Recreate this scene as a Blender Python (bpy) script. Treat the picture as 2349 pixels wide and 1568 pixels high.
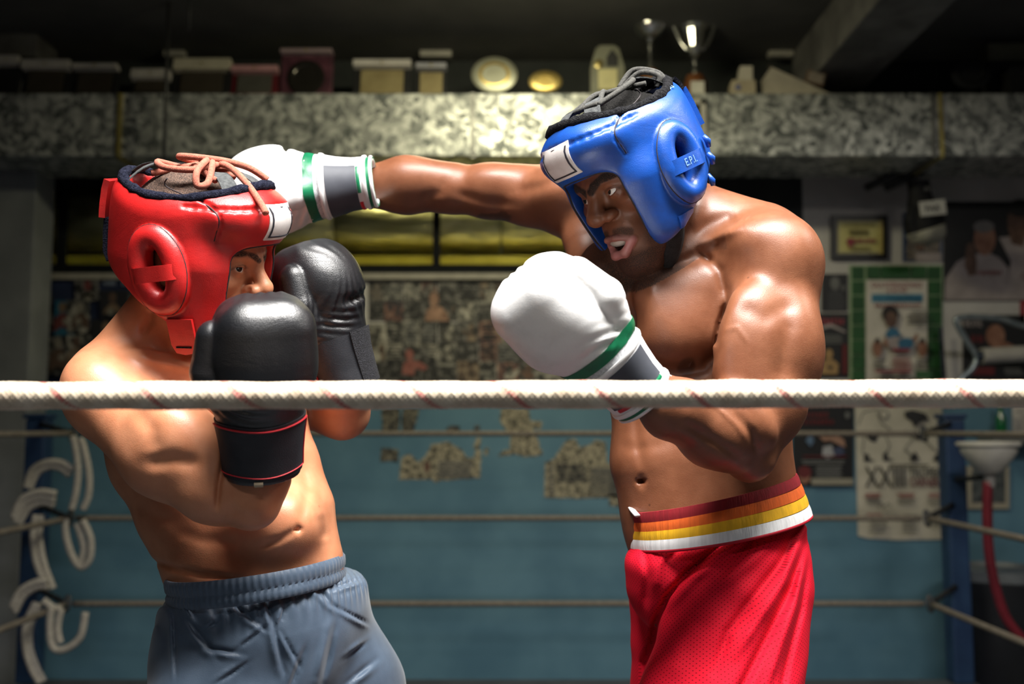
import bpy, bmesh, math, random
import numpy as np
from concurrent.futures import ThreadPoolExecutor
from mathutils import Vector, Matrix

for _o in list(bpy.data.objects):
    bpy.data.objects.remove(_o)
scene = bpy.context.scene
COL = scene.collection
random.seed(7)
RNG = np.random.RandomState(7)

# ------------------------------------------------------------------ camera
FPX = 2284.0                      # focal length in pixels of the 2349 x 1568 frame
PITCH = math.radians(5.0)
CAMZ = 1.22
cam_data = bpy.data.cameras.new('camera')
cam_data.sensor_width = 36.0
cam_data.lens = 36.0 * FPX / 2349.0
cam_data.clip_start = 0.05
cam_data.clip_end = 60
cam_data.dof.use_dof = True
cam_data.dof.focus_distance = 1.52
cam_data.dof.aperture_fstop = 2.7
cam_data.dof.aperture_blades = 0
camera = bpy.data.objects.new('camera', cam_data)
camera.location = (0, 0, CAMZ)
camera.rotation_euler = (math.radians(90) + PITCH, 0, 0)
COL.objects.link(camera)
scene.camera = camera

# ------------------------------------------------------------------ world, lights, exposure
world = bpy.data.worlds.new('world')
scene.world = world
world.use_nodes = True
world.node_tree.nodes['Background'].inputs['Color'].default_value = (0.55, 0.65, 0.8, 1)
world.node_tree.nodes['Background'].inputs['Strength'].default_value = 0.02
scene.view_settings.view_transform = 'Standard'
scene.view_settings.look = 'None'
scene.view_settings.gamma = 1.0
scene.view_settings.use_curve_mapping = False
scene.view_settings.exposure = 0.0

CEIL = 3.34
WALL_Y = 5.6


def area_light(name, loc, size, size_y, power, color, rot=(0, 0, 0), spread=180):
    d = bpy.data.lights.new(name, 'AREA')
    d.shape = 'RECTANGLE'
    d.size, d.size_y = size, size_y
    d.energy = power
    d.color = color
    d.spread = math.radians(spread)
    o = bpy.data.objects.new(name, d)
    o.location = loc
    o.rotation_euler = rot
    COL.objects.link(o)
    return o


# ceiling lamps of the gym, the last two unseen and added (their housings are built with the ceiling)
LAMPS = [  # x, y, drop below ceiling, size x, size y, power down, power up, colour, spread, tilt towards the wall
    (0.10, 0.62, 0.02, 1.5, 0.55, 165, 0, (1.0, 0.97, 0.93), 140, 0),
    (0.95, 1.10, 0.02, 0.9, 0.35, 42, 0, (1.0, 0.97, 0.93), 140, 0),
    (0.05, 3.70, 0.20, 0.7, 0.14, 32, 24, (1.0, 0.93, 0.60), 180, 24),
    (2.35, 1.70, 0.02, 1.2, 0.20, 56, 0, (1.0, 0.95, 0.85), 170, 0),  # unseen lamp, added to brighten the right wall
    (0.00, -1.40, 0.02, 1.5, 0.12, 20, 0, (0.95, 0.97, 1.0), 180, 0),  # unseen fill lamp, added behind the camera to lift the fronts
]
for i, (lx, ly, dr, sx, sy, pw, pu, colr, spr, tl) in enumerate(LAMPS):
    tr = math.radians(tl)
    area_light('ceiling_lamp_light', (lx, ly + 0.075 * math.sin(tr), CEIL - dr - 0.075 * math.cos(tr)), sx, sy, pw, colr, (tr, 0, 0), spr)
    if pu:
        area_light('ceiling_lamp_uplight', (lx, ly, CEIL - dr + 0.06), sx, sy, pu, colr, (math.pi, 0, 0), 180)


# ------------------------------------------------------------------ small helpers
def P(px, py, Y):
    """world point seen at photo pixel (px, py) that stands at depth Y"""
    u = (px - 1174.5) / FPX
    v = (784.0 - py) / FPX
    d = Y / (math.cos(PITCH) - v * math.sin(PITCH))
    return np.array([u * d, Y, CAMZ + d * (math.sin(PITCH) + v * math.cos(PITCH))])


def M(px, Y):
    return px * Y / FPX


def nrm(v):
    v = np.asarray(v, float)
    return v / (np.linalg.norm(v) + 1e-12)


def link(name, me, mat=None, parent=None, smooth=False):
    o = bpy.data.objects.new(name, me)
    COL.objects.link(o)
    if mat is not None:
        if len(me.materials) == 0:
            me.materials.append(mat)
    if parent is not None:
        o.parent = parent
    if smooth:
        me.polygons.foreach_set('use_smooth', np.ones(len(me.polygons), bool))
    return o


def tag(o, label, cat, group=None, kind=None):
    if label:
        o['label'] = label
    if cat:
        o['category'] = cat
    if group:
        o['group'] = group
    if kind:
        o['kind'] = kind
    return o


def empty(name, loc=(0, 0, 0)):
    o = bpy.data.objects.new(name, None)
    o.empty_display_size = 0.05
    o.location = loc
    COL.objects.link(o)
    return o


def mesh_np(name, V, Q):
    V = np.asarray(V, np.float32)
    Q = np.asarray(Q, np.int32)
    me = bpy.data.meshes.new(name)
    k = Q.shape[1]
    me.vertices.add(len(V))
    me.vertices.foreach_set('co', V.ravel())
    me.loops.add(Q.size)
    me.loops.foreach_set('vertex_index', Q.ravel())
    me.polygons.add(len(Q))
    me.polygons.foreach_set('loop_start', np.arange(0, Q.size, k, dtype=np.int32))
    me.polygons.foreach_set('loop_total', np.full(len(Q), k, np.int32))
    me.update(calc_edges=True)
    me.validate()
    return me


def mesh_list(name, V, Fs):
    me = bpy.data.meshes.new(name)
    me.from_pydata([tuple(map(float, v)) for v in V], [], Fs)
    me.update()
    return me


class MB:
    """collects boxes, tubes, lathes into ONE mesh"""

    def __init__(s):
        s.V = []
        s.F = []

    def add(s, V, Fs):
        n = len(s.V)
        s.V += [tuple(map(float, v)) for v in V]
        s.F += [tuple(i + n for i in f) for f in Fs]
        return s

    def box(s, c, size, R=None):
        c = np.asarray(c, float)
        h = np.asarray(size, float) / 2
        V = [np.array([sx * h[0], sy * h[1], sz * h[2]]) for sx in (-1, 1) for sy in (-1, 1) for sz in (-1, 1)]
        if R is not None:
            V = [np.asarray(R) @ v for v in V]
        V = [v + c for v in V]
        return s.add(V, [(0, 1, 3, 2), (4, 6, 7, 5), (0, 4, 5, 1), (2, 3, 7, 6), (0, 2, 6, 4), (1, 5, 7, 3)])

    def bevelbox(s, c, size, b, R=None):
        """box with chamfered edges"""
        bm = bmesh.new()
        bmesh.ops.create_cube(bm, size=1)
        for v in bm.verts:
            v.co = Vector((v.co.x * size[0], v.co.y * size[1], v.co.z * size[2]))
        bmesh.ops.bevel(bm, geom=list(bm.edges), offset=b, segments=2, affect='EDGES', profile=0.6)
        bm.verts.index_update()
        V = [np.array(v.co) for v in bm.verts]
        if R is not None:
            V = [np.asarray(R) @ v for v in V]
        V = [v + np.asarray(c, float) for v in V]
        Fs = [tuple(v.index for v in f.verts) for f in bm.faces]
        bm.free()
        return s.add(V, Fs)

    def tube(s, pts, r, n=10, closed=False, ratio=1.0, up=None, cap=True):
        pts = [np.asarray(p, float) for p in pts]
        m = len(pts)
        rr = r if hasattr(r, '__len__') else [r] * m
        V = []
        prev = None
        for i in range(m):
            if closed:
                t = nrm(pts[(i + 1) % m] - pts[i - 1])
            else:
                t = nrm(pts[min(i + 1, m - 1)] - pts[max(i - 1, 0)])
            if up is not None:
                a = np.asarray(up[i] if np.ndim(up) == 2 else up, float)
                a = nrm(a - t * (a @ t))
            elif prev is None:
                a = np.array([0, 0, 1.0]) if abs(t[2]) < 0.9 else np.array([1.0, 0, 0])
                a = nrm(a - t * (a @ t))
            else:
                a = nrm(prev - t * (prev @ t))
            prev = a
            b = np.cross(t, a)
            for j in range(n):
                th = 2 * math.pi * j / n
                V.append(pts[i] + rr[i] * (math.cos(th) * b + ratio * math.sin(th) * a))
        Fs = []
        for i in range(m if closed else m - 1):
            i2 = (i + 1) % m
            for j in range(n):
                j2 = (j + 1) % n
                Fs.append((i * n + j, i * n + j2, i2 * n + j2, i2 * n + j))
        if cap and not closed:
            Fs.append(tuple(range(n - 1, -1, -1)))
            Fs.append(tuple((m - 1) * n + j for j in range(n)))
        return s.add(V, Fs)

    def lathe(s, prof, c, n=28, axis=2, R=None):
        """prof: list of (radius, height)"""
        V = []
        for (r, h) in prof:
            for j in range(n):
                th = 2 * math.pi * j / n
                v = np.array([r * math.cos(th), r * math.sin(th), h])
                if axis == 1:
                    v = np.array([v[0], v[2], v[1]])
                if R is not None:
                    v = np.asarray(R) @ v
                V.append(v + np.asarray(c, float))
        m = len(prof)
        Fs = []
        for i in range(m - 1):
            for j in range(n):
                j2 = (j + 1) % n
                f = (i * n + j, i * n + j2, (i + 1) * n + j2, (i + 1) * n + j)
                Fs.append(f if axis != 1 else f[::-1])
        Fs.append(tuple(range(n - 1, -1, -1)))
        Fs.append(tuple((m - 1) * n + j for j in range(n)))
        return s.add(V, Fs)

    def prism(s, poly, thick, O, U, Vv, Nn):
        """2D polygon (u,v) at origin O, extruded by thick along Nn"""
        O, U, Vv, Nn = [np.asarray(a, float) for a in (O, U, Vv, Nn)]
        n = len(poly)
        A = [O + U * p[0] + Vv * p[1] for p in poly]
        B = [a + Nn * thick for a in A]
        Fs = [tuple(range(n - 1, -1, -1)), tuple(range(n, 2 * n))]
        for i in range(n):
            j = (i + 1) % n
            Fs.append((i, j, n + j, n + i))
        return s.add(A + B, Fs)

    def build(s, name, mat, parent=None, smooth=False, angle=None):
        me = mesh_list(name, s.V, s.F)
        bm = bmesh.new()
        bm.from_mesh(me)
        bmesh.ops.recalc_face_normals(bm, faces=bm.faces)
        bm.to_mesh(me)
        bm.free()
        o = link(name, me, mat, parent, smooth or angle is not None)
        if angle is not None:
            try:
                me.set_sharp_from_angle(angle=math.radians(angle))
            except Exception:
                pass
        return o


# ------------------------------------------------------------------ signed distance bodies
def sm_frame(w):
    w = nrm(w)
    y = np.array([0, 1.0, 0])
    u = np.cross(w, y)
    if np.linalg.norm(u) < 0.05:
        u = np.array([1.0, 0, 0])
    u = nrm(u - w * (u @ w))
    return u, np.cross(w, u), w


class Cap:
    """tapered capsule with an elliptic section; radius ra..rb along u, times q along v"""

    def __init__(s, A, B, ra, rb, qa=1.0, qb=None, u=None):
        s.A = np.asarray(A, np.float32)
        s.B = np.asarray(B, np.float32)
        w = s.B - s.A
        s.L = float(np.linalg.norm(w)) + 1e-9
        if u is None:
            s.u, s.v, s.w = [a.astype(np.float32) for a in sm_frame(w)]
        else:
            w = nrm(w)
            u = nrm(np.asarray(u, float) - w * (np.asarray(u, float) @ w))
            s.u, s.v, s.w = u.astype(np.float32), np.cross(w, u).astype(np.float32), w.astype(np.float32)
        s.ra, s.rb, s.qa, s.qb = ra, rb, qa, qa if qb is None else qb
        s.c = (s.A + s.B) / 2
        s.R = s.L / 2 + max(ra, rb) * max(1, s.qa, s.qb)

    def __call__(s, p):
        q = p - s.A
        h = q @ s.w
        t = np.clip(h / s.L, 0, 1)
        a = s.ra + (s.rb - s.ra) * t
        b = a * (s.qa + (s.qb - s.qa) * t)
        c = np.minimum(a, b)
        x = (q @ s.u) / a
        y = (q @ s.v) / b
        z = (h - t * s.L) / c
        k0 = np.sqrt(x * x + y * y + z * z) + 1e-9
        k1 = np.sqrt((x / a) ** 2 + (y / b) ** 2 + (z / c) ** 2) + 1e-9
        return np.where(k0 < 1e-3, -c, k0 * (k0 - 1) / k1)


class Ell:
    def __init__(s, c, r, R=None):
        s.c = np.asarray(c, np.float32)
        s.r = np.asarray(r, np.float32)
        s.M = np.eye(3, dtype=np.float32) if R is None else np.asarray(R, np.float32)   # columns = axes
        s.R = float(max(r))

    def __call__(s, p):
        q = (p - s.c) @ s.M
        x = q / s.r
        k0 = np.sqrt((x * x).sum(1)) + 1e-9
        k1 = np.sqrt(((x / s.r) ** 2).sum(1)) + 1e-9
        return np.where(k0 < 1e-3, -s.r.min(), k0 * (k0 - 1) / k1)


class RBox:
    """rounded box, half sizes h, edge radius r"""

    def __init__(s, c, h, r, R=None):
        s.c = np.asarray(c, np.float32)
        s.h = np.asarray(h, np.float32) - np.float32(r)
        s.r = r
        s.M = np.eye(3, dtype=np.float32) if R is None else np.asarray(R, np.float32)
        s.R = float(np.linalg.norm(h))

    def __call__(s, p):
        q = np.abs((p - s.c) @ s.M) - s.h
        return np.sqrt((np.maximum(q, 0) ** 2).sum(1)) + np.minimum(q.max(1), 0) - s.r


class Fn:
    """any distance-like function, with its bounding sphere"""

    def __init__(s, f, c, R):
        s.f, s.c, s.R = f, np.asarray(c, np.float32), R

    def __call__(s, p):
        return s.f(p)


class Sdf:
    def __init__(s):
        s.ops = []
        s.post = None

    def add(s, prim, k=0.01):
        s.ops.append(('u', prim, k))
        return s

    def sub(s, prim, k=0.01):
        s.ops.append(('s', prim, k))
        return s

    def clip(s, prim, k=0.01):
        s.ops.append(('i', prim, k))
        return s

    def __call__(s, p):
        p = np.asarray(p, np.float32)
        D = np.full(len(p), 10.0, np.float32)
        for mode, pr, k in s.ops:
            lb = np.sqrt(((p - pr.c) ** 2).sum(1)) - pr.R
            if mode == 'u':
                m = np.nonzero(lb < D + k)[0]
                if not len(m):
                    continue
                a, b = D[m], pr(p[m])
                h = np.clip(0.5 + 0.5 * (a - b) / k, 0, 1)
                D[m] = a * (1 - h) + b * h - k * h * (1 - h)
            elif mode == 's':
                m = np.nonzero(lb < k - D)[0]
                if not len(m):
                    continue
                a, b = D[m], -pr(p[m])
                h = np.clip(0.5 + 0.5 * (b - a) / k, 0, 1)
                D[m] = a * (1 - h) + b * h + k * h * (1 - h)
            else:
                b = pr(p)
                h = np.clip(0.5 + 0.5 * (b - D) / k, 0, 1)
                D = D * (1 - h) + b * h + k * h * (1 - h)
        if s.post is not None:
            D = s.post(D, p)
        return D.astype(np.float32)


POOL = ThreadPoolExecutor(4)


def evalp(f, pts, ch=60000):
    if len(pts) <= ch:
        return f(pts)
    parts = [pts[i:i + ch] for i in range(0, len(pts), ch)]
    return np.concatenate(list(POOL.map(f, parts)))


def axis_pts(lo, hi, h, fine=None, coarse=None):
    """grid coordinates from lo to hi with spacing h, fine=(a,b,hf) in between, coarse=(z,hc) below z"""
    if fine is None:
        return np.linspace(lo, hi, int((hi - lo) / h) + 2).astype(np.float32)
    a, b, hf = fine
    out = [lo]
    x = lo
    while x < hi:
        d = max(a - x, x - b, 0.0)
        x += min(h if coarse is None or x > coarse[0] else min(coarse[1], h + (coarse[0] - x) * 0.1), hf + d * 0.12)
        out.append(x)
    return np.array(out, np.float32)


def mesh_sdf(f, xs, ys, zs, project=1, cs=4, margin=1.7):
    nx, ny, nz = len(xs), len(ys), len(zs)
    hmax = max(np.diff(xs).max(), np.diff(ys).max(), np.diff(zs).max())
    ci = [np.minimum(np.arange(0, n, cs) + cs // 2, n - 1) for n in (nx, ny, nz)]
    G = np.stack(np.meshgrid(xs[ci[0]], ys[ci[1]], zs[ci[2]], indexing='ij'), -1).reshape(-1, 3)
    Dc = evalp(f, G).reshape([len(c) for c in ci])
    D = np.repeat(np.repeat(np.repeat(Dc, cs, 0), cs, 1), cs, 2)[:nx, :ny, :nz].copy()
    thr = cs * 0.9 * hmax * margin
    I = np.nonzero(np.abs(D) < thr)
    pts = np.stack([xs[I[0]], ys[I[1]], zs[I[2]]], 1)
    D[I] = evalp(f, pts)
    S = D < 0
    a = None
    for dx in (0, 1):
        for dy in (0, 1):
            for dz in (0, 1):
                q = S[dx:nx - 1 + dx, dy:ny - 1 + dy, dz:nz - 1 + dz]
                if a is None:
                    a, o = q.copy(), q.copy()
                else:
                    a &= q
                    o |= q
    act = o & ~a
    ids = np.full(act.shape, -1, np.int32)
    C = np.nonzero(act)
    n = len(C[0])
    ids[C] = np.arange(n)
    acc = np.zeros((n, 3), np.float64)
    cnt = np.zeros(n)
    offs = [(0, 0, 0), (1, 0, 0), (0, 1, 0), (1, 1, 0), (0, 0, 1), (1, 0, 1), (0, 1, 1), (1, 1, 1)]
    X = (xs, ys, zs)
    cd = [D[C[0] + o_[0], C[1] + o_[1], C[2] + o_[2]] for o_ in offs]
    cp = [np.stack([X[k][C[k] + o_[k]] for k in range(3)], 1) for o_ in offs]
    for i in range(8):
        for j in range(i + 1, 8):
            if sum(abs(offs[i][k] - offs[j][k]) for k in range(3)) != 1:
                continue
            m = (cd[i] < 0) != (cd[j] < 0)
            t = cd[i][m] / (cd[i][m] - cd[j][m])
            acc[m] += cp[i][m] + (cp[j][m] - cp[i][m]) * t[:, None]
            cnt[m] += 1
    V = (acc / np.maximum(cnt, 1)[:, None]).astype(np.float32)
    quads = []
    # x edges
    e = S[:-1] != S[1:]
    e[:, 0, :] = e[:, -1, :] = False
    e[:, :, 0] = e[:, :, -1] = False
    i, j, k = np.nonzero(e)
    q = np.stack([ids[i, j - 1, k - 1], ids[i, j, k - 1], ids[i, j, k], ids[i, j - 1, k]], 1)
    fl = ~S[i, j, k]
    q[fl] = q[fl][:, ::-1]
    quads.append(q)
    e = S[:, :-1] != S[:, 1:]
    e[0] = e[-1] = False
    e[:, :, 0] = e[:, :, -1] = False
    i, j, k = np.nonzero(e)
    q = np.stack([ids[i - 1, j, k - 1], ids[i - 1, j, k], ids[i, j, k], ids[i, j, k - 1]], 1)
    fl = ~S[i, j, k]
    q[fl] = q[fl][:, ::-1]
    quads.append(q)
    e = S[:, :, :-1] != S[:, :, 1:]
    e[0] = e[-1] = False
    e[:, 0] = e[:, -1] = False
    i, j, k = np.nonzero(e)
    q = np.stack([ids[i - 1, j - 1, k], ids[i, j - 1, k], ids[i, j, k], ids[i - 1, j, k]], 1)
    fl = ~S[i, j, k]
    q[fl] = q[fl][:, ::-1]
    quads.append(q)
    Q = np.concatenate(quads)
    Q = Q[(Q >= 0).all(1)]
    for _ in range(project):
        g, d = grad(f, V)
        step = np.clip(d, -hmax, hmax)
        V = V - g * step[:, None]
    return V, Q


def grad(f, V, e=8e-4):
    k = np.array([[1, -1, -1], [-1, -1, 1], [-1, 1, -1], [1, 1, 1]], np.float32)
    g = np.zeros_like(V)
    for kk in k:
        g += kk * evalp(f, V + kk * np.float32(e))[:, None]
    ln = np.linalg.norm(g, axis=1, keepdims=True) + 1e-9
    d = evalp(f, V)
    gm = ln / (4 * e)
    return g / ln, d / np.maximum(gm[:, 0], 0.4)


def vattr(me, name, vals):
    at = me.attributes.new(name, 'FLOAT', 'POINT')
    at.data.foreach_set('value', np.asarray(vals, np.float32))


def rot_head(pitch, roll, yaw):
    a, b, c = [math.radians(v) for v in (pitch, roll, yaw)]
    Rx = np.array([[1, 0, 0], [0, math.cos(a), -math.sin(a)], [0, math.sin(a), math.cos(a)]])
    Ry = np.array([[math.cos(b), 0, math.sin(b)], [0, 1, 0], [-math.sin(b), 0, math.cos(b)]])
    Rz = np.array([[math.cos(c), -math.sin(c), 0], [math.sin(c), math.cos(c), 0], [0, 0, 1]])
    return Ry @ Rz @ Rx


# ------------------------------------------------------------------ materials
MATS = {}


def _mat(name):
    m = bpy.data.materials.new(name)
    m.use_nodes = True
    nt = m.node_tree
    return m, nt, nt.nodes['Principled BSDF']


def noise_mat(name, c1, c2, scale=8.0, rough=0.6, metal=0.0, bump=0.0, bscale=None, detail=5, rough2=None,
              spec=0.5, contrast=(0.35, 0.65), coat=0.0, sheen=0.0, bdist=0.002, stretch=None):
    if name in MATS:
        return MATS[name]
    m, nt, b = _mat(name)
    L = nt.links
    tc = nt.nodes.new('ShaderNodeTexCoord')
    src = tc.outputs['Object']
    if stretch:
        mp = nt.nodes.new('ShaderNodeMapping')
        mp.inputs['Scale'].default_value = stretch
        L.new(src, mp.inputs['Vector'])
        src = mp.outputs['Vector']
    n = nt.nodes.new('ShaderNodeTexNoise')
    n.inputs['Scale'].default_value = scale
    n.inputs['Detail'].default_value = detail
    L.new(src, n.inputs['Vector'])
    r = nt.nodes.new('ShaderNodeValToRGB')
    r.color_ramp.elements[0].position = contrast[0]
    r.color_ramp.elements[1].position = contrast[1]
    r.color_ramp.elements[0].color = (*c1, 1)
    r.color_ramp.elements[1].color = (*c2, 1)
    L.new(n.outputs['Fac'], r.inputs['Fac'])
    L.new(r.outputs['Color'], b.inputs['Base Color'])
    b.inputs['Roughness'].default_value = rough
    b.inputs['Metallic'].default_value = metal
    b.inputs['Specular IOR Level'].default_value = spec
    if coat:
        b.inputs['Coat Weight'].default_value = coat
        b.inputs['Coat Roughness'].default_value = 0.15
    if sheen:
        b.inputs['Sheen Weight'].default_value = sheen
    if rough2 is not None:
        mr = nt.nodes.new('ShaderNodeMapRange')
        mr.inputs['To Min'].default_value = rough
        mr.inputs['To Max'].default_value = rough2
        L.new(n.outputs['Fac'], mr.inputs['Value'])
        L.new(mr.outputs['Result'], b.inputs['Roughness'])
    if bump:
        n2 = nt.nodes.new('ShaderNodeTexNoise')
        n2.inputs['Scale'].default_value = bscale or scale * 6
        n2.inputs['Detail'].default_value = 4
        L.new(src, n2.inputs['Vector'])
        bp = nt.nodes.new('ShaderNodeBump')
        bp.inputs['Strength'].default_value = bump
        bp.inputs['Distance'].default_value = bdist
        L.new(n2.outputs['Fac'], bp.inputs['Height'])
        L.new(bp.outputs['Normal'], b.inputs['Normal'])
    MATS[name] = m
    return m


def plain(name, c, rough=0.6, metal=0.0, spec=0.5):
    """flat colour with a faint procedural mottling"""
    c = np.array(c)
    return noise_mat(name, tuple(c * 0.88), tuple(np.minimum(c * 1.08, 1)), 14, rough, metal, spec=spec)


def leather(name, c, rough=0.34, dirt=None, scale=850, bump=0.15, spec=0.6):
    if name in MATS:
        return MATS[name]
    m, nt, b = _mat(name)
    L = nt.links
    tc = nt.nodes.new('ShaderNodeTexCoord')
    n = nt.nodes.new('ShaderNodeTexNoise')
    n.inputs['Scale'].default_value = 22
    n.inputs['Detail'].default_value = 6
    n.inputs['Roughness'].default_value = 0.62
    L.new(tc.outputs['Object'], n.inputs['Vector'])
    r = nt.nodes.new('ShaderNodeValToRGB')
    c = np.array(c)
    r.color_ramp.elements[0].position = 0.28
    r.color_ramp.elements[0].color = (*(c * 0.62 if dirt is None else np.array(dirt)), 1)
    r.color_ramp.elements[1].position = 0.52
    r.color_ramp.elements[1].color = (*c, 1)
    L.new(n.outputs['Fac'], r.inputs['Fac'])
    L.new(r.outputs['Color'], b.inputs['Base Color'])
    mr = nt.nodes.new('ShaderNodeMapRange')
    mr.inputs['To Min'].default_value = rough + 0.14
    mr.inputs['To Max'].default_value = rough - 0.06
    L.new(n.outputs['Fac'], mr.inputs['Value'])
    L.new(mr.outputs['Result'], b.inputs['Roughness'])
    v = nt.nodes.new('ShaderNodeTexVoronoi')
    v.inputs['Scale'].default_value = scale
    L.new(tc.outputs['Object'], v.inputs['Vector'])
    n2 = nt.nodes.new('ShaderNodeTexNoise')
    n2.inputs['Scale'].default_value = 60
    n2.inputs['Detail'].default_value = 6
    L.new(tc.outputs['Object'], n2.inputs['Vector'])
    mx = nt.nodes.new('ShaderNodeMath')
    mx.operation = 'MULTIPLY_ADD'
    mx.inputs[1].default_value = 2.0
    L.new(n2.outputs['Fac'], mx.inputs[0])
    L.new(v.outputs['Distance'], mx.inputs[2])
    # soft creases of worn leather
    mpw = nt.nodes.new('ShaderNodeMapping')
    mpw.inputs['Scale'].default_value = (9, 16, 26)
    L.new(tc.outputs['Object'], mpw.inputs['Vector'])
    nw = nt.nodes.new('ShaderNodeTexNoise')
    nw.inputs['Scale'].default_value = 1.0
    nw.inputs['Detail'].default_value = 3
    nw.inputs['Distortion'].default_value = 1.2
    L.new(mpw.outputs['Vector'], nw.inputs['Vector'])
    mw = nt.nodes.new('ShaderNodeMath')
    mw.operation = 'MULTIPLY_ADD'
    mw.inputs[1].default_value = 5.0
    L.new(nw.outputs['Fac'], mw.inputs[0])
    L.new(mx.outputs[0], mw.inputs[2])
    mx = mw
    bp = nt.nodes.new('ShaderNodeBump')
    bp.inputs['Strength'].default_value = bump
    bp.inputs['Distance'].default_value = 0.0012
    L.new(mx.outputs[0], bp.inputs['Height'])
    L.new(bp.outputs['Normal'], b.inputs['Normal'])
    b.inputs['Specular IOR Level'].default_value = spec
    MATS[name] = m
    return m


def skin(name, c, deep, lip, hair, beard_amt=1.0, rough=0.40):
    """skin whose own colours (lips, brows, stubble, nipples, tattoo) follow point masks"""
    m, nt, b = _mat(name)
    L = nt.links
    tc = nt.nodes.new('ShaderNodeTexCoord')

    def attr(a):
        n = nt.nodes.new('ShaderNodeAttribute')
        n.attribute_name = a
        return n.outputs['Fac']

    def mix(fac, c1, c2):
        x = nt.nodes.new('ShaderNodeMix')
        x.data_type = 'RGBA'
        L.new(fac, x.inputs['Factor'])
        for sock, v in ((x.inputs['A'], c1), (x.inputs['B'], c2)):
            if isinstance(v, tuple):
                sock.default_value = (*v, 1)
            else:
                L.new(v, sock)
        return x.outputs['Result']
    n = nt.nodes.new('ShaderNodeTexNoise')
    n.inputs['Scale'].default_value = 26
    n.inputs['Detail'].default_value = 7
    n.inputs['Roughness'].default_value = 0.6
    L.new(tc.outputs['Object'], n.inputs['Vector'])
    r = nt.nodes.new('ShaderNodeValToRGB')
    r.color_ramp.elements[0].position = 0.3
    r.color_ramp.elements[1].position = 0.7
    r.color_ramp.elements[0].color = (*deep, 1)
    r.color_ramp.elements[1].color = (*c, 1)
    L.new(n.outputs['Fac'], r.inputs['Fac'])
    col = r.outputs['Color']
    # small moles
    v = nt.nodes.new('ShaderNodeTexVoronoi')
    v.inputs['Scale'].default_value = 17
    L.new(tc.outputs['Object'], v.inputs['Vector'])
    lt = nt.nodes.new('ShaderNodeMath')
    lt.operation = 'LESS_THAN'
    lt.inputs[1].default_value = 0.035
    L.new(v.outputs['Distance'], lt.inputs[0])
    ml = nt.nodes.new('ShaderNodeMath')
    ml.operation = 'MULTIPLY'
    ml.inputs[1].default_value = 0.6
    L.new(lt.outputs[0], ml.inputs[0])
    col = mix(ml.outputs[0], col, tuple(np.array(deep) * 0.35))
    col = mix(attr('lip'), col, lip)
    # stubble: fine dark dots
    nb = nt.nodes.new('ShaderNodeTexNoise')
    nb.inputs['Scale'].default_value = 900
    nb.inputs['Detail'].default_value = 2
    L.new(tc.outputs['Object'], nb.inputs['Vector'])
    rb = nt.nodes.new('ShaderNodeMapRange')
    rb.inputs['From Min'].default_value = 0.36
    rb.inputs['From Max'].default_value = 0.58
    rb.inputs['To Min'].default_value = 0.45
    rb.inputs['To Max'].default_value = 1.0
    L.new(nb.outputs['Fac'], rb.inputs['Value'])
    mb = nt.nodes.new('ShaderNodeMath')
    mb.operation = 'MULTIPLY'
    L.new(rb.outputs['Result'], mb.inputs[0])
    L.new(attr('hair'), mb.inputs[1])
    col = mix(mb.outputs[0], col, hair)
    col = mix(attr('dark'), col, tuple(np.array(deep) * 0.3))
    L.new(col, b.inputs['Base Color'])
    mr = nt.nodes.new('ShaderNodeMapRange')
    mr.inputs['To Min'].default_value = rough - 0.10
    mr.inputs['To Max'].default_value = rough + 0.12
    L.new(n.outputs['Fac'], mr.inputs['Value'])
    mxr = nt.nodes.new('ShaderNodeMath')
    mxr.operation = 'MULTIPLY_ADD'
    mxr.inputs[1].default_value = .4
    L.new(attr('hair'), mxr.inputs[0])
    L.new(mr.outputs['Result'], mxr.inputs[2])
    L.new(mxr.outputs[0], b.inputs['Roughness'])
    b.inputs['Subsurface Weight'].default_value = 0.08
    b.inputs['Subsurface Radius'].default_value = (0.012, 0.004, 0.002)
    b.inputs['Subsurface Scale'].default_value = 0.5
    np_ = nt.nodes.new('ShaderNodeTexVoronoi')
    np_.inputs['Scale'].default_value = 520
    L.new(tc.outputs['Object'], np_.inputs['Vector'])
    n3 = nt.nodes.new('ShaderNodeTexNoise')
    n3.inputs['Scale'].default_value = 120
    n3.inputs['Detail'].default_value = 6
    L.new(tc.outputs['Object'], n3.inputs['Vector'])
    ad = nt.nodes.new('ShaderNodeMath')
    ad.operation = 'MULTIPLY_ADD'
    ad.inputs[1].default_value = 1.6
    L.new(n3.outputs['Fac'], ad.inputs[0])
    L.new(np_.outputs['Distance'], ad.inputs[2])
    bp = nt.nodes.new('ShaderNodeBump')
    bp.inputs['Strength'].default_value = 0.11
    bp.inputs['Distance'].default_value = 0.001
    L.new(ad.outputs[0], bp.inputs['Height'])
    L.new(bp.outputs['Normal'], b.inputs['Normal'])
    return m
# ------------------------------------------------------------------ the gym
ZROW = lambda py, Y: float(P(1174.5, py, Y)[2])
XCOL = lambda px, Y: float((px - 1174.5) * (Y / (math.cos(PITCH) - 0.0)) / FPX)


def xz(px, py, Y):
    p = P(px, py, Y)
    return float(p[0]), float(p[2])


def struct(o):
    o['kind'] = 'structure'
    return o


DUCT_Y0, DUCT_Y1 = 4.95, 5.40
DUCT_Z0, DUCT_Z1 = ZROW(357, DUCT_Y0), ZROW(214, DUCT_Y0)
ZB = ZROW(905, WALL_Y)            # top of the blue painted part
ZW0, ZW1 = ZROW(628, WALL_Y), ZROW(405, WALL_Y)
XW0, XW1 = xz(60, 500, WALL_Y)[0], xz(1440, 500, WALL_Y)[0]
XD = xz(1842, 500, WALL_Y)[0]
XL, XR = -4.2, 4.2

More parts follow.
